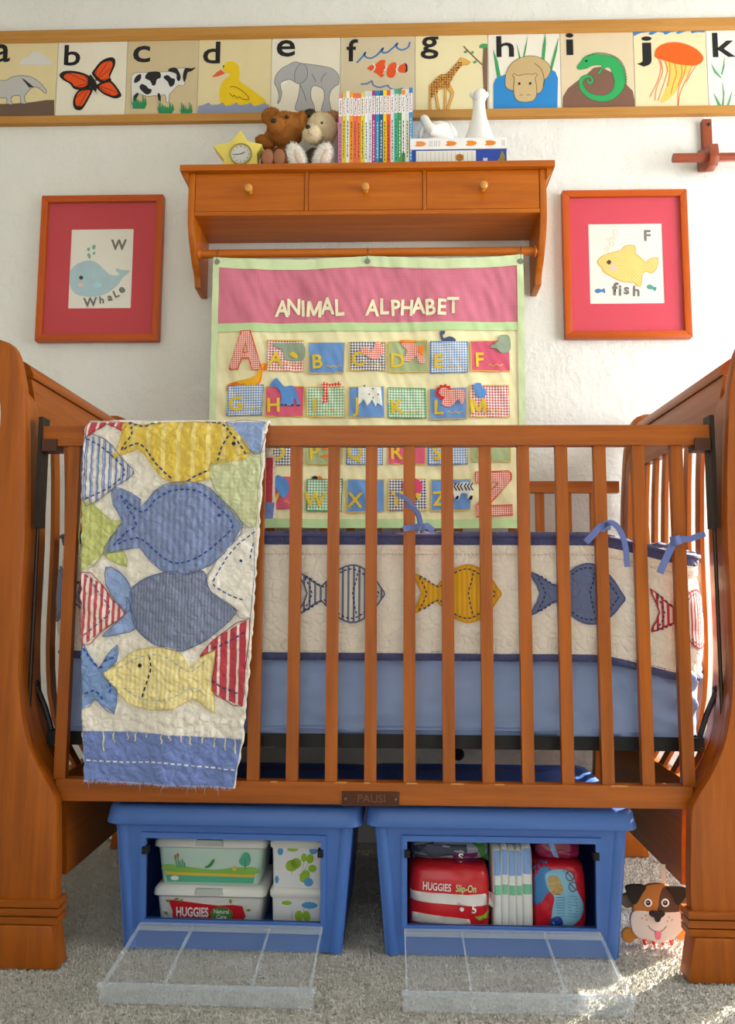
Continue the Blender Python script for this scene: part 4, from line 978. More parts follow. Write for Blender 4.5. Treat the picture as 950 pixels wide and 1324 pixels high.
for f_ in (.955, .975): ribbon(bm, [(xw(f_), zc2-.009), (xw(f_), zc2+.009)], .0013, fb, .0006)
obj('spine_print', bm, mat('#9a9aa0', .6), t)
# white ceramics on top of them
cer = mat('#f1efe9', .18, .5, coat=.5, name='glazed_ceramic')
c = PY(568, 165, .635); zb3 = zBk
el = thing('ceramic_elephant', 'round white ceramic elephant bank with its trunk curled up', 'figurine', (c.x, .645, zb3))
bm = B(); ball(bm, (c.x, .648, zb3+.036), (.060, .055, .050), None, 4)
for v in bm.verts: v.co.z = max(v.co.z, zb3)
tr = [(c.x-.006, .606, zb3+.040), (c.x-.013, .596, zb3+.031), (c.x-.023, .591, zb3+.030), (c.x-.033, .592, zb3+.040), (c.x-.040, .597, zb3+.056), (c.x-.046, .603, zb3+.072), (c.x-.050, .606, zb3+.078)]
bd = obj('body', bm, cer, el, smooth=True, angle=90)
bm = B(); tube(bm, tr, [.018, .0175, .016, .0145, .0135, .013, .011], 16); obj('trunk', bm, cer, el, smooth=True)
for s, x in ((-1, c.x-.050), (1, c.x+.034)): bm = B(); ball(bm, (x, .622, zb3+.046), (.010, .022, .030), E3(y=s*-24), 3); obj('ear', bm, cer, el, smooth=True)
bm = B(); box(bm, c.x+.012, c.x+.016, .63, .66, zb3+.0795, zb3+.0845); obj('coin_slot', bm, mat('#55524c', .6), el)
c = PY(620, 150, .635); zt = PY(620, 117, .635).z
gi = thing('ceramic_giraffe', 'white ceramic giraffe bank with a long tapering neck', 'figurine', (c.x, .645, zb3)); H_ = zt-zb3
bm = B(); lathe(bm, [(0, 0), (.046, 0), (.050, .006), (.047, .03*1), (.036, H_*.33), (.025, H_*.52), (.020, H_*.68), (.0185, H_*.82), (.019, H_*.86), (.012, H_*.9), (0, H_*.905)], (c.x, .648, zb3), 'z', 28); obj('body', bm, cer, gi, smooth=True, angle=80)
bm = B(); ball(bm, (c.x+.001, .638, zb3+H_*.90), (.022, .028, .017), E3(x=-12), 3); hd = obj('head', bm, cer, gi, smooth=True)
for s in (-1, 1):
    bm = B(); ball(bm, (c.x+s*.019, .645, zb3+H_*.955), (.010, .006, .012), E3(y=s*40), 2); obj('ear', bm, cer, hd, smooth=True)
    bm = B(); tube(bm, [(c.x+s*.006, .655, zb3+H_*.93), (c.x+s*.008, .655, zb3+H_*.985)], [.003, .004], 8); obj('horn', bm, cer, hd, smooth=True)
# ------------------------------------------------------------ alphabet card ledge along the wall
LW = wood('x', '#c08b45', '#a8742f', .5, .05)
bm = B(); prism(bm, [(WALL_Y, 2.512), (WALL_Y-.006, 2.512), (WALL_Y-.016, 2.520), (WALL_Y-.018, 2.546), (WALL_Y, 2.548)], 'x', RX0+.01, RX1-.01); struct('trim_1', bm, LW)
bm = B(); prism(bm, [(WALL_Y, 2.222), (WALL_Y-.018, 2.222), (WALL_Y-.018, 2.248), (WALL_Y-.007, 2.254), (WALL_Y, 2.254)], 'x', RX0+.01, RX1-.01); struct('trim_2', bm, LW)
CY = WALL_Y-.003
class Card:
    """one alphabet card; read(px, py) turns a photo pixel on it into card metres"""
    def __init__(s, letter, animal, xl, xr, paper, lab):
        (s.xlt, s.xlb), (s.xrt, s.xrb) = xl, xr
        s.x0 = PY((xl[0]+xl[1])/2, 98, CY).x+.0012; s.x1 = PY((xr[0]+xr[1])/2, 98, CY).x-.0012; s.z0, s.z1 = 2.2535, 2.5125
        s.root = thing('alphabet_card', lab, 'alphabet card', ((s.x0+s.x1)/2, CY, s.z0), 'alphabet cards along the wall ledge')
        s.fn = wallmap(CY); s.k = 0
        obj('paper', bx(s.x0, s.x1, CY, CY+.002, s.z0, s.z1), mat(paper, .6, .2, var=.04, vs_=20), s.root)
    def ty(s, x): return 30+.5*12+7+ (475-x)**2*5e-5*(1 if x < 475 else .25)          # top edge seen in the photo
    def by(s, x): return 144+max(0, 475-x)**1.5*.00097
    def read(s, px, py):
        t, b = s.ty(px), s.by(px); v = (b-py)/(b-t); xl = s.xlb+(s.xlt-s.xlb)*v; xr = s.xrb+(s.xrt-s.xrb)*v
        return (min(max(s.x0+(s.x1-s.x0)*(px-xl)/(xr-xl), s.x0+.0005), s.x1-.0005), min(max(s.z0+(s.z1-s.z0)*v, s.z0+.0005), s.z1-.0005))
    def poly(s, name, pts, c, f, smth=True, lift=None, line=None, lw=.0016):
        s.k += 1; l = lift or .0003+.00025*s.k; q = [s.read(*f(p)) for p in pts]
        if smth: q = [(min(max(x, s.x0+.0005), s.x1-.0005), min(max(z, s.z0+.0005), s.z1-.0005)) for x, z in sm(q, 4)]
        o = obj(name, patch(q, s.fn, None, l), mat(c, .6, .2), s.root)
        if line: bm = B(); ribbon(bm, q+[q[0]], lw, s.fn, l+.0001); obj('outline', bm, mat(line, .6, .2), o)
        return o
    def line(s, name, lines, c, f, wd=.0018, smth=True):
        s.k += 1; bm = B()
        for pts in lines:
            q = [s.read(*f(p)) for p in pts]; ribbon(bm, sm(q, 4, False) if smth else q, wd, s.fn, .0004+.00025*s.k)
        return obj(name, bm, mat(c, .6, .2), s.root)
    def letter(s, ch, x0, y0, x1, y1, f, size=.09):
        a, b = s.read(*f((x0, y1))), s.read(*f((x1, y0))); s.k += 1
        bm = text(ch, size, s.fn, .0008, .014, at=(0, 0)); xs = [v.co.x for v in bm.verts]; zs = [v.co.z for v in bm.verts]
        if a[0] <= s.x0+.002 and ch == 'a': a = (b[0]-(b[1]-a[1])*.95, a[1])
        for v in bm.verts:
            v.co.x = a[0]+(v.co.x-min(xs))/(max(xs)-min(xs))*(b[0]-a[0]); v.co.z = a[1]+(v.co.z-min(zs))/(max(zs)-min(zs))*(b[1]-a[1])
            v.co.x = min(max(v.co.x, s.x0+.0005), s.x1-.0005)
        obj('letter', bm, mat('#232326', .6, .2), s.root)
fA = lambda p: (p[0]/5, 40+p[1]/5); fC = lambda p: (160+p[0]/5, 40+p[1]/5); fE = lambda p: (340+p[0]/4.75, 30+p[1]/4.75); fG = lambda p: (530+p[0]/4.75, 30+p[1]/4.75); fI = lambda p: (720+p[0]/4.13, 30+p[1]/4.13)
LB = lambda ch, s: 'alphabet card %s with %s, on the ledge' % (ch, s)
# a
C_ = Card('a', 'anteater', (-16, -23), (77, 70.5), '#dccb9c', LB('a', 'a grey anteater'))
C_.poly('ground', [(-110, 480), (60, 478), (200, 465), (300, 448), (352, 446), (350, 575), (-112, 575)], '#6b5647', fA, False)
C_.poly('cloud', [(135, 208), (155, 170), (190, 150), (215, 122), (245, 118), (285, 140), (320, 170), (345, 206), (240, 210)], '#d3d1ca', fA)
C_.poly('anteater', [(-60, 380), (-20, 325), (40, 322), (80, 298), (150, 286), (215, 300), (265, 335), (300, 380), (302, 402), (288, 398), (250, 365), (215, 365), (190, 385), (160, 425), (165, 460), (175, 474), (135, 472), (135, 440), (125, 420), (85, 425), (70, 450), (82, 480), (42, 475), (45, 440), (0, 440), (-50, 430)], '#bab9b5', fA, line='#5a5a58')
C_.poly('marking', [(140, 302), (165, 315), (222, 362), (190, 366), (165, 332)], '#333236', fA, False); C_.letter('a', -42, 72, 75, 200, fA)
# b
C_ = Card('b', 'butterfly', (77, 70.5), (166, 161), '#e3dcc8', LB('b', 'an orange and black butterfly'))
for nm, w_ in (('wing', [(598, 270), (615, 230), (660, 175), (720, 150), (748, 165), (745, 210), (715, 280), (720, 310), (660, 330)]), ('wing', [(385, 275), (420, 250), (490, 250), (560, 270), (590, 300), (585, 350), (540, 375), (480, 370), (450, 335), (400, 305)]), ('wing', [(625, 345), (700, 310), (735, 325), (785, 400), (770, 425), (730, 428), (660, 395)]), ('wing', [(600, 370), (560, 365), (505, 385), (475, 440), (475, 495), (500, 513), (530, 505), (570, 440)])):
    C_.poly(nm, w_, '#26211f', fA)
    cx = sum(p[0] for p in w_)/len(w_)*.86+600*.14; cy = sum(p[1] for p in w_)/len(w_)*.86+335*.14
    C_.poly('wing_colour', [(cx+(x-cx)*.76, cy+(y-cy)*.74) for x, y in w_], '#e2521e', fA)
    C_.line('veins', [[(600*.75+cx*.25, 335*.75+cy*.25), ((p[0]*.8+cx*.2), (p[1]*.8+cy*.2))] for p in w_[1:-1:2]], '#26211f', fA, .0016)
C_.poly('body', [(585, 275), (610, 300), (630, 345), (622, 385), (630, 405), (610, 380), (585, 360), (580, 315)], '#26211f', fA)
C_.line('flowers', [[(468, 568), (478, 560)], [(630, 566), (645, 562)]], '#c86a2a', fA, .003); C_.letter('b', 413, 68, 528, 214, fA)
# c
C_ = Card('c', 'cow', (166, 161), (258, 254), '#cbb992', LB('c', 'a black and white cow'))
C_.poly('cow', [(48, 290), (70, 258), (120, 252), (240, 248), (300, 245), (320, 240), (350, 225), (400, 222), (390, 270), (398, 320), (385, 342), (360, 338), (345, 345), (310, 385), (295, 402), (290, 450), (275, 450), (268, 405), (240, 412), (235, 465), (222, 465), (218, 412), (150, 415), (100, 400), (80, 430), (80, 480), (60, 495), (45, 495), (46, 400)], '#dcdad6', fC, line='#6a6762')
for w_ in ([(65, 315), (75, 285), (100, 265), (113, 270), (105, 305), (75, 325)], [(138, 290), (160, 252), (230, 248), (240, 285), (215, 300), (205, 335), (185, 340), (170, 310)], [(102, 360), (115, 332), (145, 345), (160, 362), (180, 370), (170, 395), (140, 400)], [(258, 285), (285, 270), (310, 290), (332, 298), (325, 335), (300, 348), (285, 315)], [(58, 430), (75, 400), (95, 395), (80, 430), (65, 455)], [(218, 400), (235, 400), (238, 440), (228, 445)]): C_.poly('patch', w_, '#2b292b', fC)
C_.poly('horn', [(290, 240), (310, 222), (345, 225), (370, 275), (362, 308), (345, 300), (340, 260)], '#2b292b', fC); C_.poly('horn', [(400, 225), (440, 225), (465, 220), (440, 240), (415, 250), (405, 290), (392, 315), (385, 280)], '#2b292b', fC)
for cx, cy, w2, h2_ in ((95, 498, 55, 90), (268, 528, 60, 75), (402, 545, 45, 90)):
    pts = [(cx-w2*.7, cy)]
    for i in range(7): pts += [(cx-w2+w2*2*(i+.5)/7.2, cy-h2_*(.55+.45*((i*3) % 4)/3)), (cx-w2+w2*2*(i+1)/7.2, cy-h2_*.35)]
    C_.poly('grass', pts+[(cx+w2*.7, cy)], '#2f8a58', fC, False)
C_.letter('c', 58, 68, 176, 186, fC)
# d
C_ = Card('d', 'duck', (258, 254), (352, 349), '#dccd9f', LB('d', 'a yellow duck on water'))
C_.poly('duck', [(640, 215), (665, 180), (705, 175), (742, 200), (750, 260), (748, 305), (800, 345), (860, 390), (920, 445), (910, 480), (650, 480), (620, 430), (615, 380), (640, 310), (690, 265), (660, 250)], '#e3c01f', fC)
C_.poly('bill', [(568, 282), (600, 250), (628, 230), (655, 255), (610, 275)], '#dd5a3a', fC, False); C_.poly('eye', [(641, 207), (646, 201), (651, 207), (646, 214)], '#222222', fC)
C_.line('wing', [[(685, 350), (720, 348), (770, 380), (812, 430), (770, 432), (745, 415), (735, 425), (712, 405), (705, 415), (682, 392)]], '#3c3420', fC, .0016)
wv = [(475, 545)]
for i in range(5): wv += [(478+i*91, 480-8*(i % 2)), (520+i*91, 468), (548+i*91, 455), (556+i*91, 468)]
C_.poly('water', [(p[0], p[1]) for p in wv if p[0] < 940]+[(938, 470), (936, 545)], '#8b93ad', fC, False); C_.letter('d', 510, 38, 628, 190, fC)
# e
C_ = Card('e', 'elephant', (352, 349), (441, 438.5), '#e0d9c5', LB('e', 'a grey elephant'))
C_.poly('elephant', [(150, 240), (195, 218), (240, 228), (300, 235), (380, 250), (430, 265), (465, 305), (465, 360), (440, 380), (415, 410), (405, 460), (415, 540), (355, 545), (375, 450), (365, 390), (305, 375), (292, 440), (315, 520), (270, 530), (195, 525), (215, 440), (225, 360), (190, 345), (160, 330), (110, 350), (105, 380), (112, 420), (100, 470), (85, 485), (95, 440), (85, 390), (68, 350), (80, 300), (115, 260)], '#a9a8a8', fE, line='#57565a')
C_.poly('ear', [(215, 245), (245, 228), (270, 260), (272, 310), (250, 345), (220, 358), (195, 345), (195, 290)], '#a3a2a3', fE, line='#57565a')
C_.line('folds', [[(300, 295), (318, 330), (322, 350)], [(390, 290), (365, 320), (357, 350)], [(225, 362), (250, 420), (262, 470)]], '#57565a', fE, .0016); C_.poly('tusk', [(105, 362), (120, 348), (150, 342), (130, 355)], '#eeeade', fE); C_.letter('e', 82, 74, 202, 185, fE)
# f
C_ = Card('f', 'fish', (441, 438.5), (536, 537), '#cfc0a0', LB('f', 'an orange and white striped fish between blue waves'))
C_.line('wave', [[(575, 228), (610, 190), (632, 160), (625, 185), (660, 200), (700, 180), (722, 155), (740, 135), (730, 160), (760, 165), (800, 135), (828, 105), (820, 130), (850, 150), (890, 135), (902, 100)]], '#3f78b5', fE, .0055)
C_.line('wave', [[(598, 365), (640, 362), (668, 345), (675, 370), (715, 388), (765, 375), (775, 390), (815, 405), (860, 395)]], '#4a7ab0', fE, .0045)
C_.poly('fish', [(640, 265), (660, 248), (690, 240), (720, 215), (752, 215), (748, 240), (752, 270), (735, 300), (745, 310), (725, 322), (700, 300), (665, 280)], '#e2562a', fE); C_.poly('fish', [(760, 300), (772, 250), (800, 230), (820, 240), (815, 300), (800, 325), (770, 322)], '#e2562a', fE); C_.poly('tail', [(832, 280), (842, 252), (880, 238), (886, 290), (850, 295)], '#e2562a', fE)
C_.poly('tail_edge', [(872, 240), (886, 248), (888, 285), (874, 294), (880, 268)], '#2a2624', fE)
C_.line('white_band', [[(672, 236), (688, 255), (682, 275), (668, 288)], [(762, 250), (752, 275), (742, 285)], [(832, 250), (820, 275), (826, 295)]], '#ece6da', fE, .004); C_.letter('f', 512, 75, 584, 218, fE)
# g
C_ = Card('g', 'giraffe', (536, 537), (630, 632.5), '#e6d9ac', LB('g', 'a spotted giraffe by a tree'))
C_.poly('tree', [(450, 140), (478, 145), (482, 545), (470, 545), (455, 420), (445, 250)], '#7a604c', fG, False); C_.line('branch', [[(328, 135), (380, 190), (445, 255)]], '#7a604c', fG, .004)
for w_ in ([(425, 145), (440, 122), (475, 125), (470, 148)], [(330, 170), (345, 162), (352, 172), (340, 178)], [(375, 178), (385, 165), (392, 178), (380, 185)], [(388, 238), (402, 228), (412, 236), (398, 245)]): C_.poly('leaf', w_, '#4a9a5c', fG)
C_.poly('giraffe', [(118, 385), (135, 365), (180, 320), (220, 312), (250, 290), (290, 240), (310, 208), (340, 220), (372, 240), (355, 255), (318, 255), (285, 300), (255, 345), (245, 375), (272, 430), (262, 470), (240, 535), (222, 535), (248, 470), (255, 435), (225, 400), (225, 535), (212, 535), (212, 400), (175, 410), (165, 440), (185, 535), (168, 530), (152, 440), (140, 430), (128, 480), (132, 535), (118, 535), (120, 440)], '#e0a850', fG, smth=False, line='#8a6a3a', lw=.0012)
rg = random.Random(5); bm = B(); gp = [(118, 385), (135, 365), (180, 320), (220, 312), (250, 290), (290, 240), (312, 225), (318, 255), (285, 300), (255, 345), (245, 375), (255, 405), (225, 400), (175, 410), (160, 430), (130, 470)]; C_.k += 1; spots = []
for x in range(118, 325, 15):
    for y in range(215, 480, 15):
        if inside((x, y), gp):
            q = [C_.read(*fG((x+rg.uniform(-3, 3)+rg.uniform(5.2, 7)*math.cos(t), y+rg.uniform(-3, 3)+rg.uniform(5.2, 7)*math.sin(t)))) for t in (.3, 1.6, 2.8, 4.1, 5.3)]
            bm.faces.new([bm.verts.new(C_.fn(u, v, .0045)) for u, v in q][::-1])
obj('coat_spots', bm, mat('#7a3a1c', .6), C_.root)['kind'] = 'stuff'
C_.letter('g', 62, 68, 172, 212, fG)
# h
C_ = Card('h', 'hippo', (630, 632.5), (722, 727.5), '#e6dfd0', LB('h', 'a tan hippo in blue water'))
for w_ in ([(505, 155), (535, 230), (560, 345), (535, 350), (520, 260)], [(650, 120), (668, 180), (678, 220), (668, 220)], [(718, 80), (712, 150), (700, 215), (692, 212), (705, 140)], [(826, 55), (832, 130), (825, 245), (806, 245), (812, 140)], [(908, 95), (900, 180), (875, 295), (860, 290), (882, 190)]): C_.poly('reed', w_, '#3d9a5e', fG, False)
C_.poly('water', [(514, 545), (512, 380), (525, 345), (585, 320), (760, 320), (860, 290), (895, 310), (912, 350), (914, 545)], '#2f83c4', fG, False)
C_.poly('hippo', [(585, 385), (590, 310), (630, 245), (700, 210), (770, 210), (830, 240), (865, 290), (850, 340), (830, 360), (820, 410), (785, 445), (640, 425), (600, 410)], '#c2a878', fG, line='#4f4432'); C_.line('back_fold', [[(765, 255), (805, 290), (825, 350), (820, 400)]], '#4f4432', fG)
C_.poly('head', [(640, 345), (628, 330), (640, 320), (665, 330), (710, 322), (755, 325), (775, 318), (782, 332), (770, 350), (780, 400), (780, 460), (755, 492), (690, 496), (650, 475), (638, 420)], '#c6ad7e', fG, line='#4f4432')
for x in (672, 740): C_.poly('eye', [(x-9, 382), (x, 372), (x+9, 382), (x, 390)], '#3a2e24', fG)
C_.line('nostrils', [[(675, 460), (685, 450), (695, 458)], [(720, 458), (732, 450), (740, 460)]], '#4f4432', fG, .0014); C_.letter('h', 528, 75, 632, 208, fG)
# i
C_ = Card('i', 'iguana', (722, 727.5), (817, 823), '#d9c6a6', LB('i', 'a green iguana curled on a brown rock'))
C_.poly('rock', [(34, 468), (34, 405), (60, 360), (110, 320), (160, 285), (195, 250), (230, 245), (300, 280), (370, 340), (410, 380), (424, 430), (424, 468)], '#7b5a4a', fI, False)
C_.poly('iguana', [(106, 242), (125, 215), (145, 190), (190, 178), (240, 180), (300, 195), (340, 230), (362, 280), (368, 340), (345, 390), (300, 425), (240, 435), (180, 418), (135, 380), (118, 340), (125, 305), (155, 288), (185, 295), (198, 320), (185, 340), (165, 335), (162, 318), (175, 312), (172, 325), (185, 322), (178, 305), (150, 310), (140, 335), (160, 370), (200, 395), (260, 400), (300, 375), (310, 330), (300, 290), (280, 250), (245, 260), (235, 280), (215, 285), (240, 240), (190, 238), (165, 250), (150, 255), (115, 258)], '#31a25a', fI, line='#1f5a34', lw=.0012)
bm = B(); pts = sm([(160, 190), (200, 176), (250, 178), (305, 195), (345, 232), (366, 285), (371, 345)], 5, False); C_.k += 1
for i in range(0, len(pts)-1):
    a, b = pts[i], pts[i+1]; d = math.dist(a, b); nx, ny = (b[1]-a[1])/d, -(b[0]-a[0])/d
    q = [C_.read(*fI(p)) for p in (a, ((a[0]+b[0])/2+nx*9, (a[1]+b[1])/2+ny*9), b)]; bm.faces.new([bm.verts.new(C_.fn(u, v, .002)) for u, v in q])
obj('crest', bm, mat('#1f5a34', .6), C_.root)['kind'] = 'stuff'
C_.poly('eye', [(147, 213), (154, 206), (163, 212), (155, 219)], '#16301e', fI); C_.letter('i', 44, 52, 80, 178, fI)
# j
C_ = Card('j', 'jellyfish', (817, 823), (909, 920), '#e3d5ab', LB('j', 'an orange jellyfish'))
C_.poly('sea_top', [(398, 52), (778, 52), (776, 72), (740, 70), (710, 76), (705, 60), (680, 58), (640, 76), (625, 72), (640, 58), (600, 66), (570, 80), (560, 68), (530, 62), (500, 78), (480, 74), (490, 60), (440, 66), (402, 82)], '#3f80bd', fI, False)
C_.poly('inner', [(580, 215), (720, 230), (680, 320), (640, 390), (600, 430), (560, 442), (590, 360), (600, 290)], '#f0c05e', fI)
C_.line('tentacle', [[(540, 210), (555, 260), (540, 330), (500, 415)], [(550, 215), (565, 280), (535, 370), (530, 435)], [(575, 220), (590, 270), (575, 340), (545, 436)], [(600, 225), (605, 290), (595, 360)], [(625, 230), (640, 290), (625, 350), (615, 400)], [(660, 235), (670, 290), (650, 360)], [(690, 240), (680, 300), (655, 380), (658, 465)], [(725, 245), (700, 310), (665, 400), (658, 465)], [(755, 235), (720, 290), (695, 340)]], '#e2632f', fI, .002)
C_.poly('bell', [(518, 190), (530, 150), (580, 125), (650, 125), (720, 150), (765, 185), (780, 215), (765, 240), (720, 250), (640, 240), (570, 218), (530, 205)], '#ee5f1d', fI); C_.letter('j', 426, 86, 498, 250, fI)
# k
C_ = Card('k', 'grass', (909, 920), (1003, 1018), '#e9e4d4', LB('k', 'thin green grass blades'))
for w_ in ([(890, 200), (895, 260), (885, 305), (878, 300), (885, 250)], [(820, 240), (850, 280), (882, 318), (876, 320), (840, 290)], [(888, 340), (905, 400), (905, 470), (893, 470), (898, 420)], [(845, 400), (875, 440), (892, 470), (875, 470)], [(945, 390), (940, 440), (930, 470), (922, 470)]): C_.poly('grass_blade', w_, '#5ea074', fI, False)
C_.letter('k', 828, 78, 935, 208, fI)

# ------------------------------------------------------------ framed prints
FWD = lambda ax: wood(ax, '#c4560a', '#a04206', .34, .12)
def framed(x0, x1, z0, z1, lab):
    t = thing('framed_print', lab, 'picture frame', ((x0+x1)/2, WALL_Y, z0)); w_ = .0215; y0 = WALL_Y-.026
    for a in ((x0, x1, z1-w_, z1), (x0, x1, z0, z0+w_)): 
        bm = B(); up = a[2] > z0+.1
        prism(bm, [(a[0], a[3]), (a[1], a[3]), (a[1]-w_, a[2]), (a[0]+w_, a[2])] if up else [(a[0], a[2]), (a[1], a[2]), (a[1]-w_, a[3]), (a[0]+w_, a[3])], 'y', y0, WALL_Y-.001); obj('frame_rail', bm, FWD('x'), t, bevel=.002)
    for s, xx in ((1, x0), (-1, x1)):
        bm = B(); prism(bm, [(xx, z0), (xx+s*w_, z0+w_), (xx+s*w_, z1-w_), (xx, z1)], 'y', y0, WALL_Y-.001); obj('frame_rail', bm, FWD('z'), t, bevel=.002)
    return t
FLX = (-1.117, -.727, 1.495, 1.972); FRX = (.528, .911, 1.495, 1.969)
def mats(t, F, x0, x1, y0, y1, matc):
    """mat board with a window, print behind, glass in front; returns the print's reader"""
    w_ = .0215; yb = WALL_Y-.012
    a, b = PY(x0, y1, yb), PY(x1, y0, yb)
    hx = [(a.x, a.z), (b.x, a.z), (b.x, b.z), (a.x, b.z)]
    fx0, fx1, fz0, fz1 = F[0]+w_, F[1]-w_, F[2]+w_, F[3]-w_
    bm = patch([(fx0, fz0), (fx1, fz0), (fx1, fz1), (fx0, fz1)], wallmap(yb), None, .0015, holes=[hx]); obj('mat_board', bm, mat(matc, .75, .2, var=.05, vs_=8), t)
    pr = obj('print', bx(a.x-.004, b.x+.004, yb+.0004, yb+.0014, a.z-.004, b.z+.004), mat('#e4e0d2', .7, .2), t)
    obj('glass', bx(fx0, fx1, yb-.008, yb-.006, fz0, fz1), clear('#ffffff', .02, .03, 'picture_glass'), t)
    return pr, wallmap(yb+.0004)
t = framed(*FLX, 'wood-framed whale print on a crimson mat')
pr, fn = mats(t, FLX, 88, 173, 296, 399, '#c0323d')
fL = lambda p: (30+p[0]/4.75, 230+p[1]/4.75)
def r2(p, f): q = PY(*f(p), WALL_Y-.012); return (q.x, q.z)
def art(name, pts, m, f, fn, lift, par, smth=True):
    q = [r2(p, f) for p in pts]; return obj(name, patch(sm(q, 4) if smth else q, fn, None, lift), m, par)
wh = cloth('#8fb4c2', '#bcd2d4', 'gingham', .0035, weave=.1)
art('whale', [(280, 620), (290, 570), (330, 530), (390, 508), (440, 515), (490, 555), (530, 592), (570, 600), (590, 590), (570, 570), (575, 555), (605, 565), (650, 568), (645, 585), (612, 610), (585, 650), (540, 690), (480, 722), (410, 730), (340, 720), (300, 690)], wh, fL, fn, .0008, pr)
art('fin', [(425, 660), (445, 640), (480, 650), (482, 665), (460, 678), (435, 672)], mat('#a8cfd6', .7), fL, fn, .0012, pr)
art('cheek', [(336, 655), (355, 640), (376, 655), (356, 672)], mat('#d8bfae', .7), fL, fn, .0012, pr); art('eye', [(343, 613), (356, 600), (369, 613), (356, 626)], mat('#2a2624', .5), fL, fn, .0014, pr)
for w_ in ([(392, 475), (405, 462), (415, 480), (408, 498)], [(422, 425), (435, 410), (445, 425), (430, 440)], [(390, 438), (405, 428), (410, 440), (402, 450)], [(425, 465), (438, 452), (443, 462), (432, 472)]): art('water_drop', w_, mat('#6fae97', .7), fL, fn, .0008, pr)
gl = mat('#6d6660', .8, var=.3, vs_=160)
q = r2((587, 415), fL); obj('letter', text('W', .048, fn, .0008, .03, at=q, squash=.95), gl, pr)
for ch, x, y, r_, s_ in (('W', 412, 766, .08, .040), ('h', 482, 752, .12, .032), ('a', 532, 735, .2, .034), ('L', 570, 715, .45, .034), ('e', 603, 685, .6, .038)): obj('letter', text(ch, s_, fn, .0009, .03, at=r2((x, y), fL), rot=r_), gl, pr)
t = framed(*FRX, 'wood-framed yellow fish print on a pink-red mat')
pr, fn = mats(t, FRX, 763, 855.5, 289, 393, '#c9364a')
fR = lambda p: (710+p[0]/3.958, 230+p[1]/3.958)
yf = cloth('#e9b23e', '#f0cf86', 'rings', .0105, weave=.1); gold_e = mat('#d99a33', .7)
fo = [(248, 435), (265, 405), (310, 385), (365, 372), (385, 350), (430, 345), (442, 365), (440, 385), (475, 415), (490, 432), (515, 415), (550, 408), (557, 425), (545, 470), (520, 488), (495, 478), (475, 500), (470, 550), (450, 552), (430, 535), (370, 530), (310, 500), (275, 478), (272, 462)]
o_f = art('fish', fo, yf, fR, fn, .0008, pr); bm = B(); q = sm([r2(p, fR) for p in fo], 4); ribbon(bm, q+[q[0]], .0018, fn, .0012); obj('outline', bm, gold_e, o_f)
art('cheek', [(310, 462), (328, 445), (345, 462), (328, 480)], mat('#f0b7b4', .7), fR, fn, .0012, pr); art('eye', [(293, 432), (305, 420), (317, 432), (305, 444)], mat('#3a2410', .4), fR, fn, .0014, pr)
for x, y, r_ in ((292, 362, 10), (300, 316, 9), (318, 340, 10), (328, 308, 8), (338, 278, 13)):
    bm = B(); q = [r2((x+r_*math.cos(a*PI/8), y+r_*math.sin(a*PI/8)), fR) for a in range(17)]; ribbon(bm, q, .0016, fn, .0008); obj('bubble', bm, mat('#d8b8a0', .7), pr)
art('small_fish', [(232, 577), (250, 567), (268, 572), (282, 565), (285, 590), (270, 582), (248, 590)], mat('#2f6fb0', .6), fR, fn, .0012, pr); art('small_fish', [(498, 555), (515, 545), (535, 558), (548, 560), (542, 580), (530, 570), (508, 568)], mat('#3f8f86', .6), fR, fn, .0012, pr)
obj('letter', text('F', .048, fn, .0008, .03, at=r2((500, 298), fR)), gl, pr)
for ch, x, y, s_ in (('f', 335, 572, .056), ('i', 362, 578, .048), ('s', 395, 572, .046), ('h', 445, 582, .046)): obj('letter', text(ch, s_, fn, .0009, .03, at=r2((x, y), fR), rot=-.04), gl, pr)

# ------------------------------------------------------------ curtain rod over the window, on a wooden bracket
RW = lambda ax: wood(ax, '#9a4a28', '#7c3519', .4, .1)
c = PY(914, 185, WALL_Y-.02); ry = WALL_Y-.075
bk = thing('rod_bracket', 'reddish wooden bracket holding the curtain rod by the window', 'bracket', (c.x, WALL_Y, 2.04))
a, b = PY(908, 152, WALL_Y-.02), PY(920, 203, WALL_Y-.02)
obj('wall_plate', bx(a.x, b.x+.004, WALL_Y-.02, WALL_Y, 2.075, a.z-.005), RW('z'), bk, bevel=.003)
zr = PY(900, 204, ry).z; xr = PY(923, 204, ry).x
hp = [(WALL_Y-.001, zr+.062), (WALL_Y-.03, zr+.055), (ry+.012, zr+.030), (ry-.020, zr+.034), (ry-.026, zr-.01), (ry-.012, zr-.032), (ry+.02, zr-.034), (WALL_Y-.001, zr-.005)]
bm = B(); prism(bm, hp, 'x', xr-.022, xr+.006); obj('hook', bm, RW('y'), bk, bevel=.003)
for py in (160, 190):
    q = PY(915, py, WALL_Y-.02); bm = B(); lathe(bm, [(0, -.0235), (.005, -.0225), (.0062, -.019)], (q.x+.002, WALL_Y, q.z-.002), 'y', 14); obj('screw', bm, mat('#3d3d3a', .4, metal=.6), bk, smooth=True)
rod = thing('curtain_rod', 'orange-brown wooden curtain rod above the window', 'curtain rod', (1.5, ry, zr))
bm = B(); tube(bm, [(PY(870, 204, ry).x, ry, zr), (2.35, ry, zr)], .0135, 16); obj('pole', bm, RW('x'), rod, smooth=True)
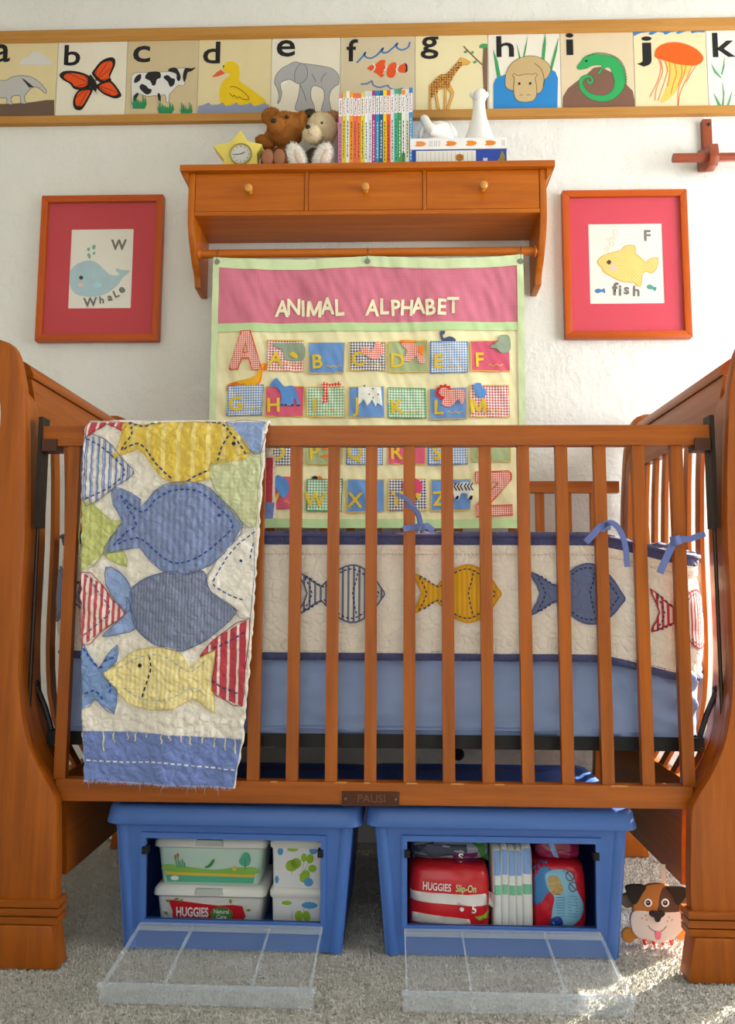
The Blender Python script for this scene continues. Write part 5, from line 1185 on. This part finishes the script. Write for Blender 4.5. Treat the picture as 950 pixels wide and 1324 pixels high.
# ------------------------------------------------------------ blue storage bins with drop-down clear doors
BL = mat('#4a74bf', .38, .4, var=.03, vs_=6, name='blue_plastic'); CL = clear('#dfeaf4', .05, .06, 'clear_plastic'); CLE = clear('#e6f1fa', .22, .08, 'clear_plastic_edge'); DKP = mat('#15171c', .6)
def storage_bin(lab, fx0, fx1, fy, rz, H, door_lab):
    """front bottom corners at fx0..fx1 on the floor; local x across, y back"""
    W = fx1-fx0; cx = (fx0+fx1)/2; t = thing('storage_bin', lab, 'storage bin', (cx, fy, 0), rz=rz)
    d = .37; tp = .023; w2 = W/2; th = .004
    def ring(z, ins=0): k = tp*z/H; return [(-w2-k+ins, -k*.6+ins), (w2+k-ins, -k*.6+ins), (w2+k-ins, d+k*.6-ins), (-w2-k+ins, d+k*.6-ins)]
    ox0, ox1, oz0, oz1 = -w2+.043, w2-.043, .058, H-.066
    bm = B()
    def V(x, z, ins=0): k = tp*z/H; return bm.verts.new((x, -k*.6+ins, z))
    # front wall with its opening, as a frame with thickness
    zs = [0, oz0, oz1, H-.03]
    for ins in (0, th):
        g = [[V((-w2-tp*z/H, ox0, ox1, w2+tp*z/H)[i], z, ins) for i in range(4)] for z in zs]
        for r_ in range(3):
            for c_ in range(3):
                if (r_, c_) != (1, 1): bm.faces.new((g[r_][c_], g[r_][c_+1], g[r_+1][c_+1], g[r_+1][c_]))
        if ins == 0: g0 = g
    for a, b in (((1, 1), (1, 2)), ((1, 2), (2, 2)), ((2, 2), (2, 1)), ((2, 1), (1, 1))): bm.faces.new((g0[a[0]][a[1]], g0[b[0]][b[1]], g[b[0]][b[1]], g[a[0]][a[1]]))
    for ins in (0, th):
        lo = [bm.verts.new((*p, 0 if not ins else th)) for p in ring(0, ins)]; hi = [bm.verts.new((*p, H-.03)) for p in ring(H-.03, ins)]
        for k in (1, 2, 3): bm.faces.new((lo[k], lo[(k+1) % 4], hi[(k+1) % 4], hi[k]))
        bm.faces.new(lo)
    bmesh.ops.recalc_face_normals(bm, faces=bm.faces)
    obj('tub', bm, BL, t, local=True)
    for s in (-1, 1):      # rounded corner posts
        bm = B(); tube(bm, [(s*(w2-.0145), .010, .0), (s*(w2+tp-.0150), -.002, H-.03)], [.015, .0155], 14); obj('corner_post', bm, BL, t, local=True, smooth=True)
    bm = B()                # raised frame round the opening
    f0 = .011
    for a in ((ox0-f0, ox0, oz0-f0, oz1+f0), (ox1, ox1+f0, oz0-f0, oz1+f0), (ox0, ox1, oz1, oz1+f0), (ox0, ox1, oz0-f0, oz0)):
        vs_ = box(bm, a[0], a[1], -.006, .006, a[2], a[3])
        for v in vs_: v.co.y -= tp*.6*v.co.z/H
    obj('opening_frame', bm, BL, t, local=True)
    for s, x in ((-1, ox0), (1, ox1)): obj('latch_slot', bx(x-.0055, x+.0055, -.0222, -.004, oz1-.030, oz1-.016), DKP, t, local=True)
    # lid: stepped rim, raised middle with corner wells
    rim = lambda z, o: [(-w2-tp-o, -tp*.6-o), (w2+tp+o, -tp*.6-o), (w2+tp+o, d+tp*.6+o), (-w2-tp-o, d+tp*.6+o)]
    def rounded(pts, r_):
        o = []
        x0, x1, y0, y1 = pts[0][0], pts[1][0], pts[0][1], pts[2][1]
        for cx_, cy_, a0 in ((x0+r_, y0+r_, PI), (x1-r_, y0+r_, 1.5*PI), (x1-r_, y1-r_, 0), (x0+r_, y1-r_, .5*PI)):
            o += [(cx_+r_*math.cos(a0+k*PI/10), cy_+r_*math.sin(a0+k*PI/10)) for k in range(6)]
        return o
    bm = B(); R = []
    for z, o in ((H-.036, .017), (H-.034, .0185), (H-.020, .0155), (H-.006, .013), (H, .008), (H, -.012), (H-.005, -.022), (H-.005, -.05), (H+.006, -.062), (H+.006, -.12)):
        R.append([bm.verts.new((*p, z)) for p in rounded(rim(z, o), .03 if o > -.04 else .02)])
    for a, b in zip(R, R[1:]):
        for k in range(len(a)): bm.faces.new((a[k], a[(k+1) % len(a)], b[(k+1) % len(a)], b[k]))
    bm.faces.new(R[-1]); inn = [bm.verts.new((*p, H-.036)) for p in rounded(rim(0, .002), .03)]
    for k in range(len(inn)): bm.faces.new((R[0][k], inn[k], inn[(k+1) % len(inn)], R[0][(k+1) % len(inn)]))
    bmesh.ops.recalc_face_normals(bm, faces=bm.faces)
    obj('lid', bm, BL, t, local=True, smooth=True, angle=50)
    # clear door swung down to the carpet
    dw = (ox1-ox0)+.012; A = Vector((0, -.012, oz0-.012)); Bv = Vector((0, -.208, .022)); n_ = Vector((0, -(Bv.z-A.z), Bv.y-A.y)).normalized(); n_ = -n_ if n_.z < 0 else n_
    dr = None
    def sl(x0, x1, t0, t1, h0, h1):
        bm = B(); vs_ = box(bm, x0, x1, 0, 1, 0, 1)
        for v in vs_: q = A+(Bv-A)*(t0+(t1-t0)*v.co.y)+n_*(h0+(h1-h0)*v.co.z); v.co = Vector((v.co.x, q.y, q.z))
        return bm
    dr = obj('door', sl(-dw/2, dw/2, 0, 1, -.0015, .0015), CL, t, local=True)
    for x in (-dw/2, dw/2-.004, -dw*.21, dw*.21): obj('door_rib', sl(x, x+.003, .04, 1.0, .0016, .010), CLE, dr, local=True)
    for t0 in (.0, .07, .985): obj('door_rib', sl(-dw/2, dw/2, t0, t0+.015, .0016, .009), CLE, dr, local=True)
    vs_ = bx(-dw/2-.004, dw/2+.004, Bv.y-.004, Bv.y-.001, -.0005, Bv.z+.010); obj('door_lip', vs_, CLE, dr, local=True)
    for x in (-dw*.21, dw*.21): obj('door_rib', bx(x, x+.003, Bv.y-.007, Bv.y-.0042, 0, Bv.z+.010), CLE, dr, local=True)
    for s in (-1, 1):
        bm = B(); tube(bm, [(s*(dw/2-.006), Bv.y, Bv.z+.004), (s*(dw/2+.008), Bv.y, Bv.z+.004)], .006, 10); obj('door_catch', bm, CLE, dr, local=True, smooth=True)
    return t
yR = PZ(640, 1233, 0).y
a, b = PZ(497, 1234, 0), PZ(796, 1236, 0)
binR = storage_bin('blue lidded storage bin holding diapers, clear front door open', a.x+.002, b.x+.002, a.y+.002, 0, .288, '')
a, b = PZ(168, 1221, 0), PZ(446, 1236, 0); ang = math.atan2(b.y-a.y, b.x-a.x); L_ = math.hypot(b.x-a.x, b.y-a.y)
binL = storage_bin('blue lidded storage bin holding wipes tubs, clear front door open', (a.x+b.x)/2-L_/2-.008, (a.x+b.x)/2+L_/2-.008, (a.y+b.y)/2, ang*.2, .285, '')
aL = ang*.2; oL = Vector(binL.location)
def LF(x, y): c, s = math.cos(aL), math.sin(aL); return (oL.x+x*c-y*s, oL.y+x*s+y*c)
# ---- wipes in the left bin
def solid(pts_z, rnd=.012):
    """stack of rounded rectangles (half width, half depth, height) centred on 0"""
    bm = B(); R = []
    for hw, hd, z in pts_z:
        o = []
        for cx_, cy_, a0 in ((-hw+rnd, -hd+rnd, PI), (hw-rnd, -hd+rnd, 1.5*PI), (hw-rnd, hd-rnd, 0), (-hw+rnd, hd-rnd, .5*PI)): o += [bm.verts.new((cx_+rnd*math.cos(a0+k*PI/8), cy_+rnd*math.sin(a0+k*PI/8), z)) for k in range(5)]
        R.append(o)
    for a, b in zip(R, R[1:]):
        for k in range(len(a)): bm.faces.new((a[k], a[(k+1) % len(a)], b[(k+1) % len(a)], b[k]))
    bm.faces.new(R[0]); bm.faces.new(R[-1]); bmesh.ops.recalc_face_normals(bm, faces=bm.faces); return bm
tubw = mat('#e6e7e2', .35, .4); yfr = .052
def fpl(y, tilt=0): return lambda u, v, l=0: Vector((u, y-l-tilt*v, v))
def tub(lab, x, z, hw, H, face):
    q = LF(x, yfr+.075); t = thing('wipes_tub', lab, 'wipes tub', (q[0], q[1], z), rz=aL)
    lid = .022
    obj('box', solid([(hw-.010, .062, 0), (hw-.008, .064, .004), (hw, .071, H-lid)]), face, t, local=True, smooth=True, angle=50)
    l = obj('lid', solid([(hw+.004, .075, H-lid), (hw+.007, .078, H-lid+.003), (hw+.006, .077, H-.008), (hw, .071, H-.001), (hw-.006, .065, H)]), tubw, t, local=True, smooth=True, angle=50)
    obj('tab', solid([(.030, .004, 0), (.028, .004, .012)], .003), mat('#c4cac5', .4), l, local=True).location = (0, -.077, H-lid+.006)
    return t
z0 = .005
sA = .139; H1, H2 = .098, .098
xw_ = lambda px, py: (PY(px, py, .13).x-oL.x)
xm = (xw_(202, 1130)+xw_(343, 1130))/2; hw = (xw_(343, 1130)-xw_(202, 1130))/2-.004
t1 = tub('white wipes tub with a red brand band, under the green tub', xm+.001, z0, hw, H1, tubw)
fp = fpl(-.0705, 0); fpt = lambda u, v, l=0: Vector((u, -.064-.0102*(v-.004)/(H1-.026)-l, v))
redp = mat('#cf2330', .4)
obj('brand_band', patch(sm([(-.085, .064), (-.078, .046), (-.072, .022), (-.02, .016), (.066, .016), (.070, .058), (.02, .058), (-.04, .064), (-.08, .068)], 2), fpt, None, .0008), redp, t1, local=True)
wt = mat('#f2f0ec', .5)
obj('lettering', text('HUGGIES', .027, fpt, .0016, .03, at=(-.036, .043), squash=.62), wt, t1, local=True)
gr_ = obj('badge', patch(circ(.026, .041, .024, .015), fpt, None, .0013), mat('#4e8a3a', .5), t1, local=True)
for s_, zz_ in (('Natural', .046), ('Care', .035)): obj('lettering', text(s_, .0125, fpt, .0018, .015, at=(.026, zz_), squash=.85), wt, gr_, local=True)
for x, z_ in ((-.088, .066), (-.07, .070), (-.06, .066), (.045, .068), (.083, .05), (-.092, .04)): obj('leaf', patch(rot2([(x-.006, z_), (x, z_+.003), (x+.006, z_), (x, z_-.003)], (x, z_), x*40), fpt, None, .0008), mat('#7f9a3e', .6), t1, local=True)
t2 = tub('white-lidded green wipes tub printed with grass and a tree', xm, z0+H1+.0004, hw, H2, mat('#c9e4d6', .4))
G1, G2, Y1 = mat('#8cc25a', .5), mat('#57b795', .5), mat('#e3c44a', .5)
W_ = hw-.021
obj('printed_band', patch([(-W_, .003), (W_, .003), (W_+.003, .016), (-W_-.003, .018)], fpt, None, .0008), G2, t2, local=True)
obj('printed_band', patch([(-W_-.003, .018), (W_+.003, .016), (W_+.003, .022), (-W_-.003, .025)], fpt, None, .0008), Y1, t2, local=True)
obj('printed_grass', patch(sm([(-W_-.003, .0255), (0, .024), (W_+.003, .0225), (W_+.005, .036), (W_*.5, .035), (.01, .030), (-.04, .034), (-W_-.004, .040)], 3), fpt, None, .0008), G1, t2, local=True)
obj('printed_tree', patch(sm([(.066, .058), (.062, .048), (.070, .040), (.082, .041), (.086, .052), (.083, .064), (.074, .068)], 3), fpt, None, .0010), G2, t2, local=True)
bm = B(); ribbon(bm, [(.075, .032), (.075, .055)], .0018, fpt, .0012); obj('printed_trunk', bm, mat('#6f7f6a', .6), t2, local=True)
obj('printed_leaf', patch(sm([(-.012, .036), (-.004, .040), (.004, .050), (.009, .054), (.008, .046), (.002, .038), (-.006, .034)], 3), fpt, None, .0010), mat('#3f9a4a', .6), t2, local=True)
bm = B()
for x, h_ in ((-.070, .052), (-.066, .060), (-.062, .048), (-.058, .052), (-.054, .045)): ribbon(bm, [(x, .034), (x-.002+(x+.06)*.2, h_)], .0018, fpt, .0012)
obj('printed_reeds', bm, mat('#3f9a5c', .6), t2, local=True)
bm = B(); ribbon(bm, [(-.069, .056), (-.068, .064)], .004, fpt, .0014); ribbon(bm, [(-.0745, .052), (-.0735, .060)], .004, fpt, .0014); obj('printed_cattail', bm, mat('#c0703a', .6), t2, local=True)
obj('printed_flower', patch(circ(.052, .034, .005, n=10), fpt, None, .0012), Y1, t2, local=True)
obj('badge', patch(circ(-W_+.016, .0115, .009, .005), fpt, None, .0012), wt, t2, local=True)
# square refill boxes with leaf print
xq = (xw_(349, 1130)+xw_(420, 1130))/2; hq = (xw_(420, 1130)-xw_(349, 1130))/2-.003
LGc, LBc = mat('#9ac23a', .5), mat('#5aa0d6', .5)
def square(lab, z, H, leaves, blobs, x):
    q = LF(x, yfr+.062); t = thing('wipes_box', lab, 'wipes box', (q[0], q[1], z), rz=aL)
    obj('box', solid([(hq-.004, .052, 0), (hq-.002, .056, H-.018)], .008), mat('#e9ebee', .4), t, local=True, smooth=True, angle=50)
    obj('lid', solid([(hq+.001, .059, H-.018), (hq+.003, .060, H-.014), (hq+.003, .060, H-.006), (hq-.001, .056, H)], .010), tubw, t, local=True, smooth=True, angle=50)
    f = lambda u, v, l=0: Vector((u, -.052-.004*v/(H-.018)-l, v))
    for x_, z_, r1, r2_, a_ in leaves: obj('printed_leaf', patch(rot2(circ(x_, z_, r1, r2_, n=12), (x_, z_), a_), f, None, .0007), LGc, t, local=True)
    for x_, z_, r1, r2_ in blobs: obj('printed_spot', patch(circ(x_, z_, r1, r2_, n=12), f, None, .0009), LBc, t, local=True)
    bm = B()
    for ln in (((.0, .025), (.012, .032), (.026, .055)), ((-.012, .026), (-.010, .050)), ((.010, .032), (.018, .07))):
        if H > .09 or True: ribbon(bm, sm([(u, min(v, H-.022)) for u, v in ln], 4, False), .0011, f, .0006)
    obj('printed_stem', bm, mat('#b3b99a', .6), t, local=True)
    return t
square('small white wipes box with green leaves, standing on the floor of the bin', z0, .095, [(.004, .040, .009, .011, 0), (.020, .040, .008, .011, .3), (-.022, .066, .011, .0045, 0), (-.012, .018, .014, .006, 0)], [(.026, .062, .017, .007)], xq+.001)
square('small white wipes box with green leaves, stacked on the other box', z0+.0954, .099, [(-.012, .045, .013, .012, .3), (-.002, .050, .011, .011, -.3), (.014, .062, .006, .009, 0), (.027, .060, .008, .010, -.2), (.032, .040, .009, .008, 0), (.016, .024, .010, .014, -.5), (-.010, .079, .012, .005, 0)], [(.034, .077, .009, .008), (.024, .012, .010, .009), (-.036, .074, .006, .008), (-.043, .016, .004, .008)], xq)

# ---- diapers in the right bin
oR = Vector(binR.location); fR_ = oR.y+.030
def pillow(bm, x0, x1, z0, z1, y0, y1, pinch=.35, seed=0, n=26, amp=.004):
    """soft pack, fuller in the middle"""
    cx, cz, cy = (x0+x1)/2, (z0+z1)/2, (y0+y1)/2
    bmesh.ops.create_cube(bm, size=2); bmesh.ops.subdivide_edges(bm, edges=bm.edges, cuts=n//2, use_grid_fill=True)
    for v in bm.verts:
        x, y, z = v.co; e = 4.0
        m_ = (abs(x)**e+abs(y)**e+abs(z)**e)**(1/e); mx = max(abs(x), abs(y), abs(z)); k = mx/m_ if m_ else 1
        x, y, z = x*(k*.7+.3*1), y*k, z*(k*.6+.4)
        d = amp*noise.noise(Vector((x*3+seed, y*3, z*4)))+amp*.5*noise.noise(Vector((x*9, z*10, seed)))
        v.co = Vector((cx+x*(x1-x0)/2, cy+y*(y1-y0)/2+d, cz+z*(z1-z0)/2+d*.4))
    return bm
def soft(name, lab, cat, px0, px1, py0, py1, Y, dep, c, rough=.28, seed=0, z=None):
    a, b = PY(px0, py1, Y), PY(px1, py0, Y); zb = z if z is not None else max(.0055, a.z)
    t = thing(name, lab, cat, ((a.x+b.x)/2, Y, zb)); bm = B(); pillow(bm, a.x, b.x, zb+.0005, b.z, Y, Y+dep, seed=seed)
    for v in bm.verts: v.co.z = max(v.co.z, zb)
    o = obj('pack', bm, mat(c, rough, .5, bump=.25, bs=45), t, smooth=True, angle=80); return t, o, a, b, zb
def onpack(o, root):
    """lay prints on the front of a pack by casting onto it"""
    dg = bpy.context.evaluated_depsgraph_get(); L = Vector(root.location)
    def fn(u, v, l=0):
        ok, co, n_, _ = o.ray_cast(Vector((u-L.x, -2, v-L.z)), Vector((0, 1, 0)))
        return Vector((u, (co.y if ok else 0)+L.y-l, v))
    return fn
fP = lambda p: (510+p[0]/3.5185, 1060+p[1]/3.5185)
t, o, a, b, zb = soft('diaper_pack', 'red slip-on diaper pack with a white band', 'diaper pack', 527, 636, 1120, 1200, fR_+.004, .15, '#d0222c', seed=1, z=.0052)
bpy.context.view_layer.update(); fn = onpack(o, t)
def pp(p): q = PY(*fP(p), fR_+.01); return (q.x, q.z)
def lay(name, pts, m, lift=.0012, smth=False, step=.008, par=None): return obj(name, patch(sm([pp(p) for p in pts], 3) if smth else [pp(p) for p in pts], fn, step, lift), m, par or t, smooth=True, angle=80)
lay('white_band', [(72, 322), (200, 330), (330, 338), (452, 335), (448, 395), (330, 385), (200, 375), (72, 365)], mat('#eae6e2', .4))
lay('white_base', [(80, 420), (200, 430), (340, 448), (345, 470), (78, 468)], mat('#d9d4cd', .4))
lay('green_swoosh', [(365, 440), (400, 435), (428, 418), (435, 400), (440, 418), (420, 448), (385, 455)], mat('#8fc23a', .4), .002)
q = pp((198, 302)); obj('lettering', text('HUGGIES', .0215, fn, .0022, .02, at=(q[0]-.003, q[1]), rot=-.05, squash=.66), wt, t)
q = pp((322, 310)); obj('lettering', text('Slip-On', .0195, fn, .0022, .02, at=(q[0]+.001, q[1]), rot=-.05, squash=.72), mat('#c9dfa0', .5), t)
q = pp((360, 402)); obj('lettering', text('5', .022, fn, .0022, .03, at=q), wt, t)
lay('printed_spot', [(295, 400), (305, 392), (315, 402), (305, 412)], wt, .002, True)
t, o, a, b, zb = soft('diaper_pack', 'clear-wrapped diaper pack with a green and purple label lying on the red pack', 'diaper pack', 531, 634, 1088, 1123, fR_+.030, .13, '#8e93a6', .2, 2, z=b.z+.001)
bpy.context.view_layer.update(); fn = onpack(o, t)
lay('green_label', [(335, 108), (385, 95), (420, 120), (435, 165), (432, 200), (400, 190), (380, 140)], mat('#3f7f3e', .35), .0015); lay('purple_label', [(265, 170), (385, 165), (380, 205), (275, 205)], mat('#6f2150', .35), .0018); lay('dark_band', [(85, 140), (250, 100), (330, 110), (335, 165), (200, 185), (85, 190)], mat('#3c465a', .35), .0012)
obj('lettering', text('S', .024, fn, .0028, .03, at=pp((305, 187))), wt, t)
# folded loose diapers standing side by side
dm = mat('#e8ebe8', .7, .2, var=.03, vs_=40); db = mat('#8fb3ea', .6); dg_ = mat('#7fc9a5', .6)
for k, (xl, xr, yt) in enumerate(((637.5, 649, 1095), (648, 658, 1093), (657, 668, 1095), (667, 676, 1095), (675, 689, 1092))):
    a, b = PY(xl, 1196, fR_+.012), PY(xr, yt, fR_+.012); zb = .0052
    t = thing('diaper', ('folded white diaper touching the red slip-on pack' if k == 0 else 'folded white diaper touching the red packet with the blue label' if k == 4 else 'folded white diaper in the middle of the row of five'), 'diaper', ((a.x+b.x)/2, fR_+.02, zb), 'loose folded diapers in the right bin')
    bm = B(); pillow(bm, a.x+.0004, b.x-.0004, zb, b.z, fR_+.012, fR_+.10, seed=k*3, n=20, amp=.0015)
    for v in bm.verts: v.co.z = max(v.co.z, zb); v.co.x = min(max(v.co.x, a.x+.0004), b.x-.0004)
    o = obj('body', bm, dm, t, smooth=True, angle=80); bpy.context.view_layer.update(); fn = onpack(o, t); H_ = b.z-zb; m_ = .0035
    for nm, z0_, z1_, mm in (('blue_top', .70, .95, db), ('green_print', .50, .60, dg_), ('green_print', .10, .18, dg_)): obj(nm, patch([(a.x+m_, zb+H_*z0_), (b.x-m_, zb+H_*z0_), (b.x-m_, zb+H_*z1_), (a.x+m_, zb+H_*z1_)], fn, .004, .001), mm, t)
# red wipes packet with a light blue label, and a glossy purple packet on it
t, o, a, b, zb = soft('wipes_packet', 'red soft packet with a large light blue label', 'wipes packet', 691, 760, 1116, 1199, fR_+.01, .12, '#cc2030', .25, 5, z=.0052)
bpy.context.view_layer.update(); fn = onpack(o, t)
lay('blue_side', [(640, 205), (700, 200), (720, 250), (700, 330), (660, 390), (640, 400)], mat('#4a86c4', .35), .0012)
lb = lay('label', [(685, 255), (720, 232), (780, 232), (815, 260), (830, 320), (860, 380), (860, 430), (820, 478), (760, 482), (715, 465), (720, 400), (725, 350), (695, 310)], mat('#8cc6e4', .45), .0018, True)
lay('label_picture', [(698, 265), (745, 262), (765, 330), (715, 335)], mat('#c0a46a', .6, var=.5, vs_=120), .0026, True, par=lb)
for cx_, cy_ in ((800, 258), (812, 305)):
    bm = B(); ribbon(bm, [pp((cx_+20*math.cos(i*PI/8), cy_+20*math.sin(i*PI/8))) for i in range(17)], .0016, fn, .003); ribbon(bm, [pp((cx_-13, cy_-13)), pp((cx_+13, cy_+13))], .0016, fn, .003); obj('warning_ring', bm, mat('#7a3a4a', .6), lb)
bm = B()
for i in range(8): ribbon(bm, [pp((735, 352+i*12)), pp((775, 352+i*12))], .0009, fn, .003); ribbon(bm, [pp((788, 345+i*13)), pp((832, 350+i*13))], .0009, fn, .003)
obj('label_print', bm, mat('#4a6f9a', .6), lb)
lay('blue_badge', [(705, 460), (725, 440), (755, 442), (765, 470), (750, 484), (712, 484)], mat('#2d4f9e', .4), .0022, True)
t, o, a, b, zb = soft('wipes_packet', 'glossy purple-red packet lying on the red packet', 'wipes packet', 694, 752, 1084, 1119, fR_+.02, .11, '#8a1f4a', .15, 8, z=b.z+.001)
bpy.context.view_layer.update(); fn = onpack(o, t)
lay('blue_stripe', [(690, 90), (715, 85), (755, 185), (735, 190)], mat('#7fa3dc', .3), .0015)

# ------------------------------------------------------------ wooden dog rattle standing by the crib's foot
dY = .095; c = PY(853, 1185, dY)
dg2 = thing('dog_toy', 'flat dog-face toy with black ears by the crib foot', 'toy', (c.x, dY+.01, 0))
fD = lambda p: (806+p[0]/10.19, 1110+p[1]/10.19)
def d2(p): q = PY(*fD(p), dY); return (q.x, max(q.z, .001))
def dface(name, pts, y0, y1, m, smth=True, par=None):
    q = [d2(p) for p in pts]; bm = B(); prism(bm, sm(q, 4) if smth else q, 'y', y0, y1); return obj(name, bm, m, par or dg2, bevel=.0008, seg=1)
hf = dface('head', [(135, 600), (200, 480), (290, 370), (420, 340), (560, 355), (680, 400), (725, 520), (730, 640), (780, 740), (800, 790), (760, 870), (770, 940), (700, 1020), (640, 1070), (560, 1080), (480, 1120), (400, 1095), (320, 1060), (240, 1060), (140, 990), (100, 880), (95, 780), (130, 700)], dY, dY+.010, mat('#a06a34', .55, var=.08, vs_=40))
dface('muzzle', [(132, 700), (250, 690), (340, 700), (540, 705), (720, 705), (780, 740), (800, 790), (762, 870), (770, 940), (700, 1020), (640, 1070), (560, 1080), (480, 1120), (400, 1095), (320, 1060), (240, 1060), (140, 990), (100, 880), (95, 780)], dY-.001, dY+.002, mat('#c9c5c2', .55))
dface('eye_patch', [(470, 700), (465, 600), (480, 480), (520, 385), (600, 370), (690, 430), (725, 540), (722, 700)], dY-.0008, dY+.002, mat('#4a3a30', .6))
bkm = mat('#1b1a1a', .6)
dface('ear', [(25, 385), (60, 350), (200, 340), (290, 370), (240, 460), (170, 580), (130, 592), (70, 520)], dY-.004, dY+.004, bkm); dface('ear', [(570, 385), (620, 360), (780, 362), (830, 400), (825, 470), (770, 560), (730, 605), (690, 580), (640, 480)], dY-.004, dY+.004, bkm)
for cx_ in (320, 545):
    e = dface('eye', [(cx_+54*math.cos(i*PI/6), 580+56*math.sin(i*PI/6)) for i in range(12)], dY-.0022, dY+.001, mat('#e6e4e2', .5), False)
    dface('pupil', [(cx_+32*math.cos(i*PI/6), 580+36*math.sin(i*PI/6)) for i in range(12)], dY-.0032, dY+.001, mat('#1c2a44', .3), False, e); dface('glint', [(cx_-6+9*math.cos(i*PI/3), 570+9*math.sin(i*PI/3)) for i in range(6)], dY-.0038, dY, mat('#dfe6ee', .3), False, e)
dface('nose', [(330, 710), (370, 685), (440, 690), (500, 685), (540, 710), (520, 750), (490, 770), (470, 815), (440, 828), (410, 815), (395, 770), (350, 750)], dY-.005, dY+.001, bkm)
fd = wallmap(dY-.001); bm = B(); ribbon(bm, sm([d2(p) for p in ((320, 880), (370, 935), (440, 960), (510, 945), (560, 890))], 5, False), .0012, fd, .0006); obj('mouth', bm, bkm, dg2)
for p in ((240, 785), (285, 748), (302, 805), (575, 822), (592, 770), (635, 805)): obj('freckle', patch(circ(*d2(p), .0011, n=8), fd, None, .0006), bkm, dg2)
dface('tongue', [(415, 960), (490, 960), (492, 1020), (470, 1060), (430, 1058), (412, 1020)], dY-.0025, dY+.001, mat('#d0708a', .5))
# beads and wheels behind the face
redm, orm = mat('#d8331e', .35, .5), mat('#d08a3a', .5)
for px, py in ((70, 590), (800, 610), (85, 1050), (770, 1010)):
    q = d2((px, py)); zc3 = max(q[1], .0145); bm = B(); lathe(bm, [(0, 0), (.013, 0), (.0145, .002), (.0145, .008), (.013, .010), (0, .010)], (q[0]+(.004 if px > 400 else .002), dY+.012, zc3), 'y', 18); obj('wheel', bm, orm if py > 800 else mat('#6a5a4a', .5), dg2, smooth=True)
bm = B(); tube(bm, [(c.x-.045, dY+.016, .016), (c.x-.045, dY+.016, .095), (c.x+.045, dY+.016, .095), (c.x+.045, dY+.016, .016)], .004, 8); obj('frame', bm, orm, dg2, smooth=True)
bm = B(); P_ = []
for i in range(120): u = i/119; P_.append((c.x-.040+.075*u, dY+.018+.008*math.cos(u*26), .0145+.0105*math.sin(u*26)+.001))
tube(bm, P_, .0032, 8); obj('spiral', bm, redm, dg2, smooth=True)
bm = B(); q = d2((760, 690)); tube(bm, [(q[0], dY+.006, q[1]+.012), (q[0]+.004, dY+.008, q[1]-.012)], .0035, 8); obj('bead', bm, redm, dg2, smooth=True)
a = PY(858, 1144, dY+.008); b = PY(860, 1116, dY+.02)
bm = B(); w_ = .0048; L = []
for k in range(13):
    u = k/12; z = a.z-.006+(b.z-a.z+.006)*math.sin(u*PI)**.6 if True else 0; y = dY+.008+.010*u; L.append((bm.verts.new((a.x-w_+.003*u, y, z)), bm.verts.new((a.x+w_+.003*u, y, z))))
for p, q in zip(L, L[1:]): bm.faces.new((p[0], p[1], q[1], q[0]))
o = obj('loop_tag', bm, mat('#e2ddd2', .8), dg2); o.modifiers.new('t', 'SOLIDIFY').thickness = .001
